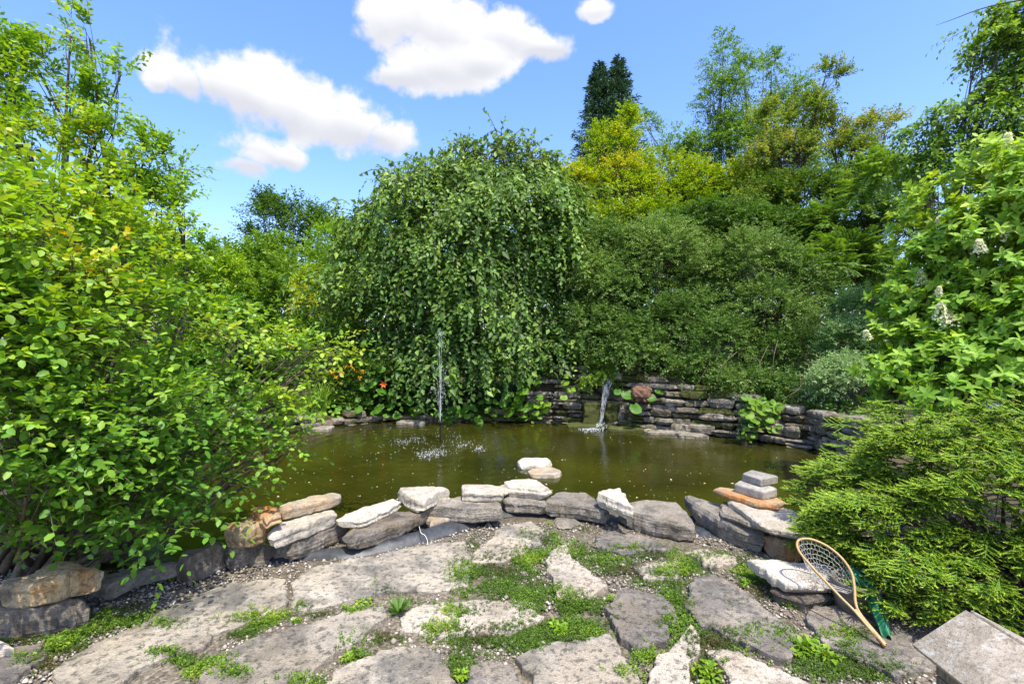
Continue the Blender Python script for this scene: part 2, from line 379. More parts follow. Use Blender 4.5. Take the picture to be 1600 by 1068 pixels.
def stone_chunks(poly, z0, z1, rs=0., n=56, jit=.012, rough=.010, bulge=.03, flat_top=False, edge=.035, layers=3, chisel=0):
    """irregular slab: plan polygon poly (k,2), bottom z0, top z1 (scalars)"""
    r = outline(poly, n, jit, rs); c = r.mean(0)
    h = z1 - z0; size = np.linalg.norm(r - c, axis=1).mean()
    e = min(edge, size * .25, h * .5) / size
    rnd = random.Random(int(rs * 1000) + 3)
    prof = [(.0, 1.0), (.35, 1.0), (.68, 1.0), (1 - e * 1.1, .995), (1 - e * .25, 1 - .06)]
    zs = np.linspace(.86, .12, layers * 2)
    stepo = 0
    for i, z in enumerate(zs):
        if i % 2 == 0: stepo = rnd.uniform(-.5, 1.0) * bulge / size
        prof.append((1 + stepo + .5 * bulge / size * math.sin(z * 3.1), z))
    prof += [(1 - e, .02), (.6, 0.)]
    V = []
    for k, (s, z) in enumerate(prof):
        ring = np.zeros((n, 3)); ring[:, :2] = c + (r - c) * s; ring[:, 2] = z0 + h * z
        V.append(ring)
    V = np.concatenate(V[0:1] and V); K = len(prof)
    out = V.copy()
    for i, v in enumerate(V):
        q = Vector((v[0] * 7 + rs * 3.1, v[1] * 7 + rs, v[2] * 9 + rs * 5))
        nv = mnoise.noise_vector(q) * rough + mnoise.noise_vector(q * 3.1) * rough * .5
        k = i // n
        zz = nv.z * (.35 if flat_top and k < 4 else .9)
        lat = .3 if k < 3 else 1.
        out[i] += (nv.x * lat, nv.y * lat, zz)
    if chisel:
        lo, hi = out.min(0), out.max(0); cc = (lo + hi) / 2; hf = (hi - lo) / 2
        W = (out - cc) / hf
        for q_ in range(chisel):
            nv = nrm(np.array([rnd.gauss(0, 1), rnd.gauss(0, 1), rnd.gauss(0, .9)])); dd = W @ nv; cut = dd.max() * rnd.uniform(.86, .97)
            W = W - np.maximum(0, dd - cut)[:, None] * nv
        W = W / np.abs(W).max(0); out = cc + W * hf
    out[:n] = out[:n].mean(0)
    idx = np.arange(K * n).reshape(K, n); nx = np.roll(idx, -1, 1)
    F = np.stack([idx[:-1], idx[1:], nx[1:], nx[:-1]], -1).reshape(-1, 4)
    # orientation check (want outward normals)
    area = np.sum(r[:, 0] * np.roll(r[:, 1], -1) - np.roll(r[:, 0], -1) * r[:, 1])
    if area < 0: F = F[:, ::-1]
    bot = idx[-1]; cap = np.array([[bot[0], bot[i + 1], bot[i]] if area > 0 else [bot[0], bot[i], bot[i + 1]] for i in range(1, n - 1)])
    # split the first ring (degenerate centre) into triangles
    F0 = F[:n]; Fr = F[n:]
    tri = F0[:, [0, 1, 2]] if area >= 0 else F0[:, [1, 2, 3]]
    return [(out, np.concatenate([Fr])), ], tri, cap, out
def stone_obj(name, poly, z0, z1, mat, rs, parent=None, **kw):
    ch, tri, cap, out = stone_chunks(poly, z0, z1, rs, **kw)
    n = kw.get('n', 56)
    c = out.mean(0); org = (c[0], c[1], z0) if parent is None else tuple(parent.location)
    o3 = np.array(org)
    me = bpy.data.meshes.new(name)
    faces = [tuple(f) for f in ch[0][1]] + [(int(f[1]), int(f[2]), 0) if kw.get('_', 0) else tuple(int(a) for a in f) for f in tri] + [tuple(int(a) for a in f) for f in cap]
    # centre fan: every first-ring vertex coincides, drop duplicates
    me.from_pydata((out - o3).tolist(), [], [tuple(int(a) for a in f) for f in faces]); me.validate()
    import bmesh
    bm = bmesh.new(); bm.from_mesh(me); bmesh.ops.remove_doubles(bm, verts=bm.verts, dist=1e-5)
    bmesh.ops.recalc_face_normals(bm, faces=bm.faces)
    bm.to_mesh(me); bm.free(); me.materials.append(mat)
    return link(name, me, parent, None if parent is not None else org)

def sil(pts, z0, z1):
    """plan polygon from a traced outline: lower edge stands on z0, upper edge lies at z1"""
    a = np.array(pts, float); il = a[:, 0].argmin(); ir = a[:, 0].argmax()
    out = []
    for x, y in pts:
        yl = a[il, 1] + (a[ir, 1] - a[il, 1]) * (x - a[il, 0]) / max(1e-6, a[ir, 0] - a[il, 0])
        w = np.clip((y - yl) / 14. * .5 + .5, 0, 1)
        z = z0 * w + z1 * (1 - w)
        out.append(P(x, y, z)[:2])
    return out

rocks = [
 ('rock', [(-20,962),(50,950),(105,948),(133,957),(128,974),(77,996),(21,1001),(-20,998)], .0, .15, 'dark', 'long streaked grey boulder under the golden boulder in the bottom corner by the shrub'),
 ('rock', [(7,927),(35,906),(80,879),(119,875),(147,889),(150,906),(133,924),(87,941),(52,953),(14,950)], .15, .29, 'gold', 'large golden brown boulder resting on a streaked grey boulder below the leafy shrub'),
 ('rock', [(-15,1012),(8,1010),(13,1022),(0,1035),(-15,1036)], .0, .08, 'white', 'small pale stone half out of frame in front of the streaked boulder'),
 ('rock', [(138,915),(154,902),(240,884),(282,877),(291,884),(283,898),(215,916),(168,938),(145,934)], .04, .13, 'grey', 'long flat grey slab with a golden end between golden boulder and leaning dark rock'),
 ('rock', [(287,890),(300,876),(329,850),(342,841),(353,846),(354,866),(345,891),(320,904),(297,912),(287,903)], .0, .18, 'dark', 'dark brown leaning rock beside the long flat grey slab'),
 ('rock', [(346,868),(352,858),(400,850),(418,851),(421,866),(395,882),(360,893),(347,888)], .0, .14, 'dark', 'dark brown rock supporting the square golden block'),
 ('rock', [(352,833),(371,815),(392,804),(408,812),(420,829),(417,850),(392,860),(353,857)], .14, .30, 'gold', 'square block with golden orange face and white top'),
 ('rock', [(396,800),(406,789),(434,792),(439,812),(416,827)], .29, .35, 'orange', 'small wedge with orange top and white face propped on the square golden block'),
 ('rock', [(427,861),(440,845),(490,829),(525,817),(540,823),(536,842),(490,864),(458,878),(432,872)], .02, .15, 'dark', 'dark mottled boulder at the bottom of the tilted three stone stack'),
 ('rock', [(416,845),(423,826),(455,810),(497,800),(521,793),(523,812),(504,822),(480,840),(427,860)], .15, .25, 'white', 'pale grey wedge in the middle of the tilted three stone stack'),
 ('rock', [(438,800),(451,784),(490,776),(521,768),(532,778),(525,791),(480,802),(448,813)], .26, .34, 'tan', 'flat tan slab on top of the tilted three stone stack'),
 ('rock', [(533,848),(547,828),(610,800),(640,797),(664,805),(664,818),(624,839),(554,862),(534,860)], .05, .15, 'dark', 'flat dark grey slab under the white wedge, above the black liner'),
 ('rock', [(529,815),(545,803),(568,793),(613,779),(620,790),(610,804),(564,825),(533,822)], .15, .21, 'white', 'white wedge shaped slab rising toward the pond on a flat dark slab'),
 ('rock', [(665,803),(697,780),(725,772),(781,784),(784,804),(750,815),(718,814),(690,806)], .05, .17, 'grey', 'broad grey boulder under the white block and the rounded white boulder'),
 ('rock', [(622,770),(650,765),(694,763),(700,774),(684,788),(666,802),(650,802),(631,790)], .15, .26, 'white', 'plump white boulder bridging two dark slabs above the small tan stone'),
 ('rock', [(665,806),(680,803),(718,808),(708,818),(697,824),(673,829)], .02, .09, 'tan', 'small tan stone tucked under the plump white boulder'),
 ('rock', [(724,763),(757,755),(781,763),(785,770),(784,784),(725,783)], .17, .25, 'white', 'small square white block on the broad grey boulder'),
 ('rock', [(783,774),(800,768),(851,774),(854,786),(850,804),(788,800)], .04, .14, 'grey', 'dark grey rock under the domed white boulder'),
 ('rock', [(774,764),(783,759),(792,761),(792,774),(778,773)], .16, .21, 'tan', 'tiny tan stone wedged behind square white block and domed white boulder'),
 ('rock', [(787,760),(800,750),(820,746),(841,750),(858,769),(846,782),(795,776)], .14, .24, 'white', 'domed white boulder on a dark grey rock nearest the two pond rocks'),
 ('rock', [(852,795),(856,778),(868,769),(918,769),(935,784),(949,800),(948,822),(900,812),(862,806)], .02, .15, 'grey', 'layered dark grey slab between domed white boulder and leaning white boulder'),
 ('rock', [(932,780),(950,764),(970,762),(985,788),(989,803),(961,803),(936,791)], .15, .27, 'white', 'pointed white boulder leaning in the gap before the big square edged slab'),
 ('rock', [(968,804),(986,781),(1052,780),(1064,788),(1088,832),(1084,849),(1030,840),(978,826)], .0, .15, 'grey', 'big square edged grey slab beside the pointed white boulder'),
 ('rock', [(1071,785),(1082,781),(1130,789),(1192,826),(1192,866),(1153,855),(1087,822)], .0, .16, 'grey', 'long brown grey slab angled under the tower of stacked stones'),
 ('rock', [(1125,790),(1134,783),(1182,806),(1186,826),(1165,822),(1127,808)], .16, .20, 'grey', 'thin grey slab pinched beneath the long white slab'),
 ('rock', [(1134,786),(1140,782),(1216,790),(1262,807),(1300,846),(1292,852),(1237,842),(1192,832),(1165,810)], .19, .245, 'white', 'long white slab carrying the orange stone and two grey pavers'),
 ('rock', [(1196,850),(1214,842),(1246,846),(1250,866),(1205,872)], .0, .15, 'orange', 'rusty brown rock in shadow beneath the long white slab'),
 ('rock', [(1114,767),(1124,763),(1180,766),(1226,783),(1216,799),(1185,795),(1140,780)], .245, .29, 'orange', 'flat rusty orange slab under the two grey pavers'),
 ('rock', [(1171,880),(1176,874),(1240,876),(1292,880),(1300,915),(1287,928),(1237,929),(1206,916),(1186,900)], .08, .15, 'white', 'pale flat slab below the landing net rim'),
 ('rock', [(868,811),(896,808),(906,818),(880,828),(868,822)], .0, .03, 'grey', 'small slate tile leaning below the layered slab'),
 ('rock', [(1206,925),(1230,915),(1290,922),(1300,940),(1255,955),(1215,944)], .0, .075, 'dark', 'low dark stone in shade under the pale flat slab'),
]
def build_rocks():
    for i, (nm, pts, z0, z1, mt, lab) in enumerate(rocks):
        o = stone_obj(nm, sil(pts, z0, z1), z0, z1, M[mt], 1.7 + i * .61, n=110, rough=.010, jit=.022, bulge=.014, edge=.007, chisel=11, layers=3)
        tag(o, lab, 'rock', 'rocks along the pond edge')
    # square concrete pavers on the tower
    for pts, z0, z1, lab, s in (([(1147,755),(1193,768),(1215,762),(1162,746)], .29, .36, 'lower of two rough grey concrete pavers stacked on the orange slab', 91.),
                                ([(1160,739),(1189,748),(1216,743),(1174,733)], .361, .425, 'upper grey concrete paver crowning the tower of stacked stones', 93.)):
        o = stone_obj('paver', [P(x, y, z1)[:2] for x, y in pts], z0, z1, M['paver'], s, n=72, rough=.0015, jit=.002, bulge=.001, edge=.008)
        tag(o, lab, 'paver', 'stacked concrete pavers')
    # the two rocks standing in the water
    for pts, z1, mt, lab, s in (([(808,722),(818,716),(855,717),(862,724),(850,733),(815,733)], -.03, 'white', 'flat pale rock in the pond, the one nearer the waterfall', 41.),
                            ([(824,738),(836,730),(862,729),(878,738),(870,746),(835,747)], -.045, 'tan', 'low tan rock in the pond close to the stone rim', 43.)):
        o = stone_obj('pond_rock', sil(pts, -.11, z1), -.16, z1, M[mt], s, n=60, rough=.008, jit=.02, bulge=.01, chisel=16)
        tag(o, lab, 'rock', 'rocks in the pond')
build_rocks()

# flagstones
FLAGS = [
 ('flag', [(93,1036),(150,1003),(210,978),(280,941),(330,920),(367,908),(437,901),(446,941),(400,965),(350,982),(315,1006),(262,1023),(224,1038),(150,1090),(80,1090)]),
 ('flag', [(456,911),(470,895),(487,884),(540,874),(596,864),(666,849),(725,845),(732,862),(732,914),(680,923),(641,919),(606,921),(568,933),(505,946),(463,953)]),
 ('flag', [(371,1008),(400,993),(487,972),(540,954),(600,944),(611,960),(577,979),(568,996),(529,1018),(490,1045),(455,1095),(300,1095),(330,1040)]),
 ('flag', [(480,1095),(522,1050),(560,1024),(627,1010),(670,1011),(687,1021),(701,1060),(705,1095)]),
 ('flaglight', [(624,968),(645,944),(697,939),(764,936),(830,940),(845,962),(800,985),(750,986),(662,990),(630,981)]),
 ('flag', [(736,874),(745,858),(770,840),(782,820),(830,814),(857,832),(835,852),(815,862),(785,876)]),
 ('flaglight', [(859,857),(884,849),(894,870),(915,888),(950,912),(926,926),(887,939),(870,930),(863,902),(851,884)]),
 ('flaggrey', [(929,835),(964,828),(996,835),(1024,842),(1045,855),(975,862),(933,853)]),
 ('flag', [(990,882),(1030,876),(1062,880),(1058,900),(1010,902)]),
 ('flag', [(1070,862),(1100,856),(1148,868),(1150,880),(1110,885)]),
 ('flaggrey', [(942,947),(978,916),(1010,920),(1045,928),(1055,965),(1041,1000),(996,1010),(966,993)]),
 ('flaggrey', [(1083,902),(1115,895),(1143,909),(1185,937),(1206,961),(1251,990),(1240,1010),(1213,1024),(1150,998),(1094,972),(1074,944),(1080,916)]),
 ('flaggrey', [(1258,965),(1275,945),(1330,940),(1420,985),(1460,1040),(1400,1054),(1333,1024),(1290,1000)]),
 ('flaglight', [(1110,1020),(1150,1012),(1200,1036),(1262,1066),(1280,1095),(1130,1095),(1140,1050)]),
 ('flaglight', [(1080,972),(1092,986),(1094,1014),(1078,1035),(1075,1095),(1015,1095),(1010,1042),(1045,1014),(1062,993)]),
 ('flag', [(806,1022),(840,1010),(905,994),(954,987),(966,1012),(985,1045),(1004,1066),(1006,1095),(850,1095),(833,1060)]),
 ('flaggrey', [(738,1034),(800,1034),(828,1095),(722,1095)]),
 ('flaggrey', [(-60,1030),(20,1008),(66,1006),(72,1020),(40,1045),(0,1066),(-60,1090)]),
 ('flag', [(1480,1046),(1530,1000),(1640,1010),(1700,1095),(1450,1095)]),
]
FPOLY = [np.array([P(x, y, .036)[:2] for x, y in f[1]]) for f in FLAGS]
patio = bpy.data.objects.new('patio', None); COL.objects.link(patio); tag(patio, kind='structure')
for i, ((mt, pts), poly) in enumerate(zip(FLAGS, FPOLY)):
    stone_obj('flagstone', poly, -.02, .036, M[mt], 50 + i * 1.37, parent=patio, n=150, jit=.03, rough=.008, bulge=.006, flat_top=True, edge=.008, layers=1)
# patio continues behind the camera
for i in range(12):
    cx = -2.3 + (i % 4) * 1.5 + RNG.uniform(-.1, .1); cy = 1.25 - (i // 4) * .95
    a = np.sort(RNG.uniform(0, 2 * np.pi, 8)); a = np.linspace(0, 2 * np.pi, 8, endpoint=False) + RNG.uniform(-.25, .25, 8)
    poly = np.stack([cx + .7 * np.cos(a) * RNG.uniform(.85, 1.05, 8), cy + .43 * np.sin(a) * RNG.uniform(.85, 1.05, 8)], -1)
    stone_obj('flagstone', poly, -.02, .028, M['flag'], 150 + i * 1.1, parent=patio, n=60, jit=.02, rough=.006, bulge=.006, flat_top=True, edge=.016, layers=1)
    FPOLY.append(poly)

# pebbles between the flagstones
def ico():
    t = (1 + 5 ** .5) / 2
    v = np.array([(-1,t,0),(1,t,0),(-1,-t,0),(1,-t,0),(0,-1,t),(0,1,t),(0,-1,-t),(0,1,-t),(t,0,-1),(t,0,1),(-t,0,-1),(-t,0,1)], float)
    f = np.array([(0,11,5),(0,5,1),(0,1,7),(0,7,10),(0,10,11),(1,5,9),(5,11,4),(11,10,2),(10,7,6),(7,1,8),(3,9,4),(3,4,2),(3,2,6),(3,6,8),(3,8,9),(4,9,5),(2,4,11),(6,2,10),(8,6,7),(9,8,1)])
    return nrm(v), f
ICO = ico()
OCT = (np.array([(1,0,0),(0,1,0),(-1,0,0),(0,-1,0),(0,0,1),(0,0,-1)], float), np.array([(0,1,4),(1,2,4),(2,3,4),(3,0,4),(1,0,5),(2,1,5),(3,2,5),(0,3,5)]))
def blobs(pos, rx, ry, rz, rot, shp=None):
    V, F = shp or ICO; K_ = len(V); n = len(pos)
    s = np.stack([rx, ry, rz], -1)[:, None] * V[None] * RNG.uniform(.8, 1.2, (n, K_, 1))
    c, q = np.cos(rot)[:, None], np.sin(rot)[:, None]
    W = np.stack([s[..., 0] * c - s[..., 1] * q, s[..., 0] * q + s[..., 1] * c, s[..., 2]], -1) + pos[:, None]
    return W.reshape(-1, 3), (F[None] + (np.arange(n) * K_)[:, None, None]).reshape(-1, 3)
def off_flags(x, y):
    m = np.ones(x.shape, bool)
    for p in FPOLY: m &= ~inside(x, y, p)
    return m
def build_gravel():
    seed(21)
    n = 90000
    px = RNG.uniform(-80, 1560, n); py = CYP + (EYE * FPX) / RNG.uniform(2.0, 4.0, n)
    D = EYE * FPX / (py - CYP); x = (px - 800) / FPX * D; y = D
    ok = off_flags(x, y) & ~inside(x, y, POND)
    dp, _ = segdist(x, y, POND, None, True)
    near_liner = dp < .65
    cl = np.array([mnoise.noise(Vector((a * 2.2, b * 2.2, 3.))) for a, b in zip(x, y)])
    ok &= (near_liner | (cl > -.12)) & (RNG.random(n) < .8)
    x, y = x[ok][:15000], y[ok][:15000]; n = len(x)
    r = RNG.lognormal(math.log(.006), .35, n)
    pos = np.stack([x, y, r * .3 + RNG.uniform(0, .008, n)], -1)
    V, F = blobs(pos, r * 1.35, r * 1.1, r * .8, RNG.uniform(0, 6.3, n), OCT)
    mt, nt, L = newmat('pea_gravel'); g = mk(nt, 'ShaderNodeNewGeometry')
    rp = ramp(nt, [(0, (.11, .095, .075)), (.4, (.24, .205, .16)), (.8, (.36, .32, .26)), (1, (.52, .48, .41))]); L(g.outputs['Random Per Island'], rp.inputs[0])
    p = mk(nt, 'ShaderNodeBsdfPrincipled'); L(rp.outputs[0], p.inputs['Base Color']); p.inputs['Roughness'].default_value = .75
    o = mk(nt, 'ShaderNodeOutputMaterial'); L(p.outputs[0], o.inputs[0])
    tag(put('gravel', [(V, F)], mt, smooth=True), 'small pale pebbles filling the joints between the flagstones', 'gravel', kind='stuff')
build_gravel()

# black pond liner showing under the rim stones
def build_liner():
    seed(5)
    A = [(150,925,.0),(230,912,.0),(300,905,.0),(350,890,.0),(450,876,.004),(545,872,.008),(640,852,.008),(720,830,.008),(790,808,.008),(860,806,.0),(950,815,.0),(1080,836,.0),(1200,850,.0)]
    B = [(150,910,.01),(230,900,.01),(300,890,.01),(350,878,.01),(450,864,.02),(545,852,.045),(640,833,.06),(720,808,.06),(790,797,.03),(860,796,.02),(950,806,.01),(1080,820,.01),(1200,840,.01)]
    a = curve([P(*p) for p in A], 160); b = curve([P(*p) for p in B], 160)
    rows = []
    for j in range(9):
        t = j / 8; r = a * (1 - t) + b * t
        w = np.array([mnoise.noise(Vector((q[0] * 9, q[1] * 22, 1.))) for q in r])
        r[:, 2] += .014 * w * math.sin(math.pi * min(1, t * 1.2)) + .02 * math.sin(t * 3.1)
        rows.append(r)
    V = np.stack(rows, 0); m, n, _ = V.shape; idx = np.arange(m * n).reshape(m, n)
    F = np.stack([idx[:-1, :-1], idx[:-1, 1:], idx[1:, 1:], idx[1:, :-1]], -1).reshape(-1, 4)
    V2 = V.copy(); V2[..., 2] -= .004
    o = put('pond_liner', [(V.reshape(-1, 3), F), (V2.reshape(-1, 3), F[:, ::-1])], plain('black_rubber', (.05, .056, .06), .45, .5, 14, .3, .5), smooth=True)
    tag(o, 'wrinkled black rubber sheet showing under the rim rocks', 'pond liner')
    s = curve([P(655, 822, .1), P(658, 832, .085), P(664, 836, .07), P(668, 845, .05), P(667, 852, .03)], 24)[None]
    tag(put('string', [tubes(s, .0025, 5)], plain('white_string', (.7, .7, .68), .7)), 'short white string hanging over the liner under the small tan stone', 'string')
build_liner()

# ------------------------------------------------------------------ back wall: each stone a part
def build_wall():
    seed(33)
    base = BP; seg = np.linalg.norm(np.diff(base, axis=0), axis=1); S = np.concatenate([[0], np.cumsum(seg)]); tot = S[-1]
    def at(s):
        s = min(max(s, 0), tot - 1e-4); i = int(np.searchsorted(S, s, 'right') - 1); t = (s - S[i]) / seg[i]
        p = base[i] * (1 - t) + base[i + 1] * t; d = (base[i + 1] - base[i]) / seg[i]
        return p, d, BZ[i] * (1 - t) + BZ[i + 1] * t
    cx = base.mean(0)
    w = empty('stone_wall', (base[7][0], base[7][1], -.2), 'dry stone retaining wall of stacked mossy limestone behind the pond', 'retaining wall')
    z = -.22; k = 0; cnt = 0
    while z < 1.1:
        ch = RNG.uniform(.085, .15) if k else .13
        s = RNG.uniform(-.2, 0)
        while s < tot:
            ln = RNG.uniform(.2, .52) * (1 if k else 1.3)
            hh = ch * RNG.uniform(.8, 1.0)
            p, d, top = at(s + ln / 2)
            nrm2 = np.array([-d[1], d[0]])                    # outward of the pond or inward, fixed below
            if (cx + np.array([0, -1]) - p) @ nrm2 < 0: nrm2 = -nrm2   # toward the water
            if z + ch * .6 < top + RNG.uniform(-.05, .07):
                f = p + nrm2 * (RNG.uniform(-.02, .035) - .025 * k)
                dep = RNG.uniform(.2, .3); g = RNG.uniform(.002, .02)
                hl = ln / 2 - g
                poly = [f - d * hl * RNG.uniform(.92, 1), f + d * hl * RNG.uniform(.92, 1), f + d * hl - nrm2 * dep, f - d * hl - nrm2 * dep]
                if RNG.random() < .045 and k > 2: s += ln * .4; continue
                q = RNG.random()
                mt = 'wallpale' if q < .42 else ('mossy' if (q < .56 or (k < 2 and q < .68)) else 'wall')
                f2 = RNG.random(); rise = RNG.uniform(.25, .9) if f2 < .13 else 0
                pcs = [(z + RNG.uniform(0, .008), z + hh + ch * rise)]
                if .13 < f2 < .33 and ch > .1: m_ = z + hh * RNG.uniform(.35, .65); pcs = [(z, m_ - .006), (m_ + .004, z + hh)]
                for za, zb in pcs:
                    sh = nrm2 * RNG.uniform(-.05, .05)
                    stone_obj('stone', [q + sh for q in poly], za, zb, M[mt], 200 + cnt * .77, parent=w, n=34, jit=.04, rough=.018, bulge=.03, edge=.010, layers=2, chisel=7)
                    cnt += 1
            s += ln
        z += ch + .004; k += 1
    # upright mossy slabs and a red-brown stone around the waterfall
    def up(px, w_, ztop, D, mt, rs, tw=0):
        x, y, _ = Q(px, 600, D)
        a = tw; d = np.array([math.cos(a), math.sin(a)]); n2 = np.array([-math.sin(a), math.cos(a)])
        c = np.array([x, y]); poly = [c - d * w_ / 2 - n2 * .07, c + d * w_ / 2 - n2 * .07, c + d * w_ / 2 + n2 * .07, c - d * w_ / 2 + n2 * .07]
        stone_obj('stone', poly, -.15, ztop, M[mt], rs, parent=w, n=30, jit=.02, rough=.03, bulge=.02, edge=.06, layers=3)
    up(925, .30, .36, 9.18, 'mossy', 301.); up(956, .22, .34, 9.15, 'mossy', 302., .1); up(974, .14, .33, 9.1, 'wallpale', 303., .1); up(988, .16, .3, 9.05, 'wallpale', 304., .2)
    x, y, z0 = Q(1004, 628, 8.72)
    c = np.array([x, y]); stone_obj('stone', [c + np.array(q) for q in ((-.17, -.12), (.05, -.16), (.16, .05), (.02, .16), (-.14, .1))], z0, z0 + .28, M['red'], 305., parent=w, n=34, jit=.03, rough=.03, bulge=.03, edge=.08, layers=3)
    # ledges at the water line
    for (a, b, yy, mt) in ((890, 950, 667, 'mossy'), (952, 1010, 672, 'mossy'), (1012, 1062, 676, 'wallpale'), (1064, 1110, 682, 'wallpale'), (470, 512, 671, 'wallpale'), (620, 660, 661, 'wallpale')):
        A = np.array(P(a, yy, -.08)[:2]); B = np.array(P(b, yy + 2, -.08)[:2])
        stone_obj('stone', [A, B, B + (0, .35), A + (0, .35)], -.18, -.045, M[mt], 310 + a * .01, parent=w, n=36, jit=.03, rough=.015, bulge=.02, edge=.03, layers=1)
build_wall()

# ------------------------------------------------------------------ leaves and plants
def tmpl(kind, w=.3):
    if kind == 'near':
        V = np.array([(0,0,0),(0,.35,0),(0,.7,-.03),(0,1,-.12),(-.8,.2,.10),(-1,.5,.12),(-.62,.8,.03),(.8,.2,.10),(1,.5,.12),(.62,.8,.03)], float)
        V[:, 0] *= w; V[:, 2] *= w * 3
        F = [(0,1,4),(4,1,5),(1,2,5),(5,2,6),(2,3,6),(0,7,1),(7,8,1),(1,8,2),(8,9,2),(2,9,3)]
        V[:, 2] *= .6
    elif kind == 'light':
        V = np.array([(0,0,0),(0,.5,0),(0,1,-.06),(-.88,.27,.11),(-.82,.68,.08),(.88,.27,.11),(.82,.68,.08)], float)
        V[:, 0] *= w; V[:, 2] *= w * 1.8
        F = [(0,1,3),(3,1,4),(1,2,4),(0,5,1),(5,6,1),(1,6,2)]
    elif kind == 'mid':
        V = np.array([(0,0,0),(-w,.5,w*.35),(0,.5,0),(w,.5,w*.35),(0,1,-.1)], float); F = [(0,2,1),(0,3,2),(1,2,4),(2,3,4)]
    elif kind == 'far':
        V = np.array([(0,0,0),(-w,.45,w*.4),(0,1,-.08),(w,.45,w*.4)], float); F = [(0,2,1),(0,3,2)]
    return V, np.array(F)
def bake(T, pos, tdir, nor, size):
    V, F = T; n = len(pos)
    t = nrm(tdir); b = nrm(nor - (nor * t).sum(-1, keepdims=True) * t); s = np.cross(t, b)
    W = pos[:, None] + size[:, None, None] * (V[None, :, 0:1] * s[:, None] + V[None, :, 1:2] * t[:, None] + V[None, :, 2:3] * b[:, None])
    return W.reshape(-1, 3), (F[None] + (np.arange(n) * len(V))[:, None, None]).reshape(-1, 3)
UP = np.array([0, 0, 1.])
def shoot_leaves(p0, d0, L, nl, size, droop=.2, mode='spiral', flop=.5):
    n = len(p0); t = (np.arange(nl) + .7) / nl
    L = np.broadcast_to(L, (n,)); d0 = nrm(d0)
    pos = p0[:, None] + d0[:, None] * (L[:, None] * t)[..., None]
    pos[..., 2] -= droop * L[:, None] * t ** 2
    ax = d0[:, None] * np.ones((1, nl, 1)); ax = ax.copy(); ax[..., 2] -= droop * 2 * t; ax = nrm(ax)
    s = nrm(np.cross(ax, UP + 1e-3)); b = np.cross(s, ax)
    if mode == 'pinnate':
        sg = np.where(np.arange(nl) % 2, 1., -1.)[None, :, None]; T = ax * .45 + s * sg; N = b + RNG.normal(0, .2, T.shape)
    elif mode == 'whorl':
        an = RNG.uniform(0, 6.3, (n, 1)) + np.arange(nl) * 2.4
        T = ax * .35 + s * np.cos(an)[..., None] + b * np.sin(an)[..., None] * .8; N = ax + UP * .9 + RNG.normal(0, .25, T.shape)
        pos = p0[:, None] + d0[:, None] * (L[:, None] * (.75 + .25 * t))[..., None]
    else:
        an = RNG.uniform(0, 6.3, (n, 1)) + np.arange(nl) * 2.4
        T = ax * .6 + s * np.cos(an)[..., None] + b * np.sin(an)[..., None] * .45 + RNG.normal(0, .15, ax.shape)
        N = b * .6 + UP * .7 + RNG.normal(0, flop, T.shape)
    T = T.copy(); T[..., 2] -= .12
    sz = size * RNG.uniform(.65, 1.15, (n, nl)) * (1 - .25 * np.abs(t - .4))
    end = p0 + d0 * L[:, None]; end[:, 2] -= droop * L
    return pos.reshape(-1, 3), T.reshape(-1, 3), N.reshape(-1, 3), sz.ravel(), np.repeat(np.arange(n), nl), end

def clump_shoots(clumps, n_shoots, sub=14, updir=.6, outw=.9, front=.15):
    """clumps: (px,py,D,rpx,rpy[,tint]) -> shoot starts, directions, tints, sub-lump centres"""
    A = []
    for c in clumps:
        ctr = np.array(Q(c[0], c[1], c[2])); k = c[2] / FPX
        r = np.array([c[3] * k, (c[3] + c[4]) * .5 * k * (c[6] if len(c) > 6 else .8), c[4] * k]); A.append((ctr, r, c[5] if len(c) > 5 else .5, c[3] * c[4]))
    W = np.array([a[3] for a in A], float); W /= W.sum()
    P0 = []; D0 = []; TT = []; subs = []
    for (ctr, r, ti, _), w in zip(A, W):
        ns = max(4, int(sub * (.5 + w * len(A) * .5)))
        u = nrm(RNG.normal(size=(ns, 3))); u[:, 2] = np.where(u[:, 2] < -.5, -u[:, 2], u[:, 2])
        sc_ = u * r * RNG.uniform(.45, .82, (ns, 1)); sr = RNG.uniform(.26, .44, (ns, 1)) * r
        subs.append((ctr, ctr + sc_))
        n = int(n_shoots * w) + 1
        j = RNG.integers(0, ns, n); v = nrm(RNG.normal(size=(n, 3)) + nrm(sc_[j]) * .5 + np.array([0, -front, .25]))
        p = ctr + sc_[j] + v * sr[j] * RNG.uniform(.35, 1.05, (n, 1))
        d = nrm(v) * outw + nrm(p - ctr) * .5 * outw + UP * updir + RNG.normal(0, .3, (n, 3))
        lump = RNG.uniform(-.12, .12, ns)
        P0.append(p); D0.append(d); TT.append(ti + lump[j] + RNG.normal(0, .06, n))
    return np.concatenate(P0), np.concatenate(D0), np.concatenate(TT), subs

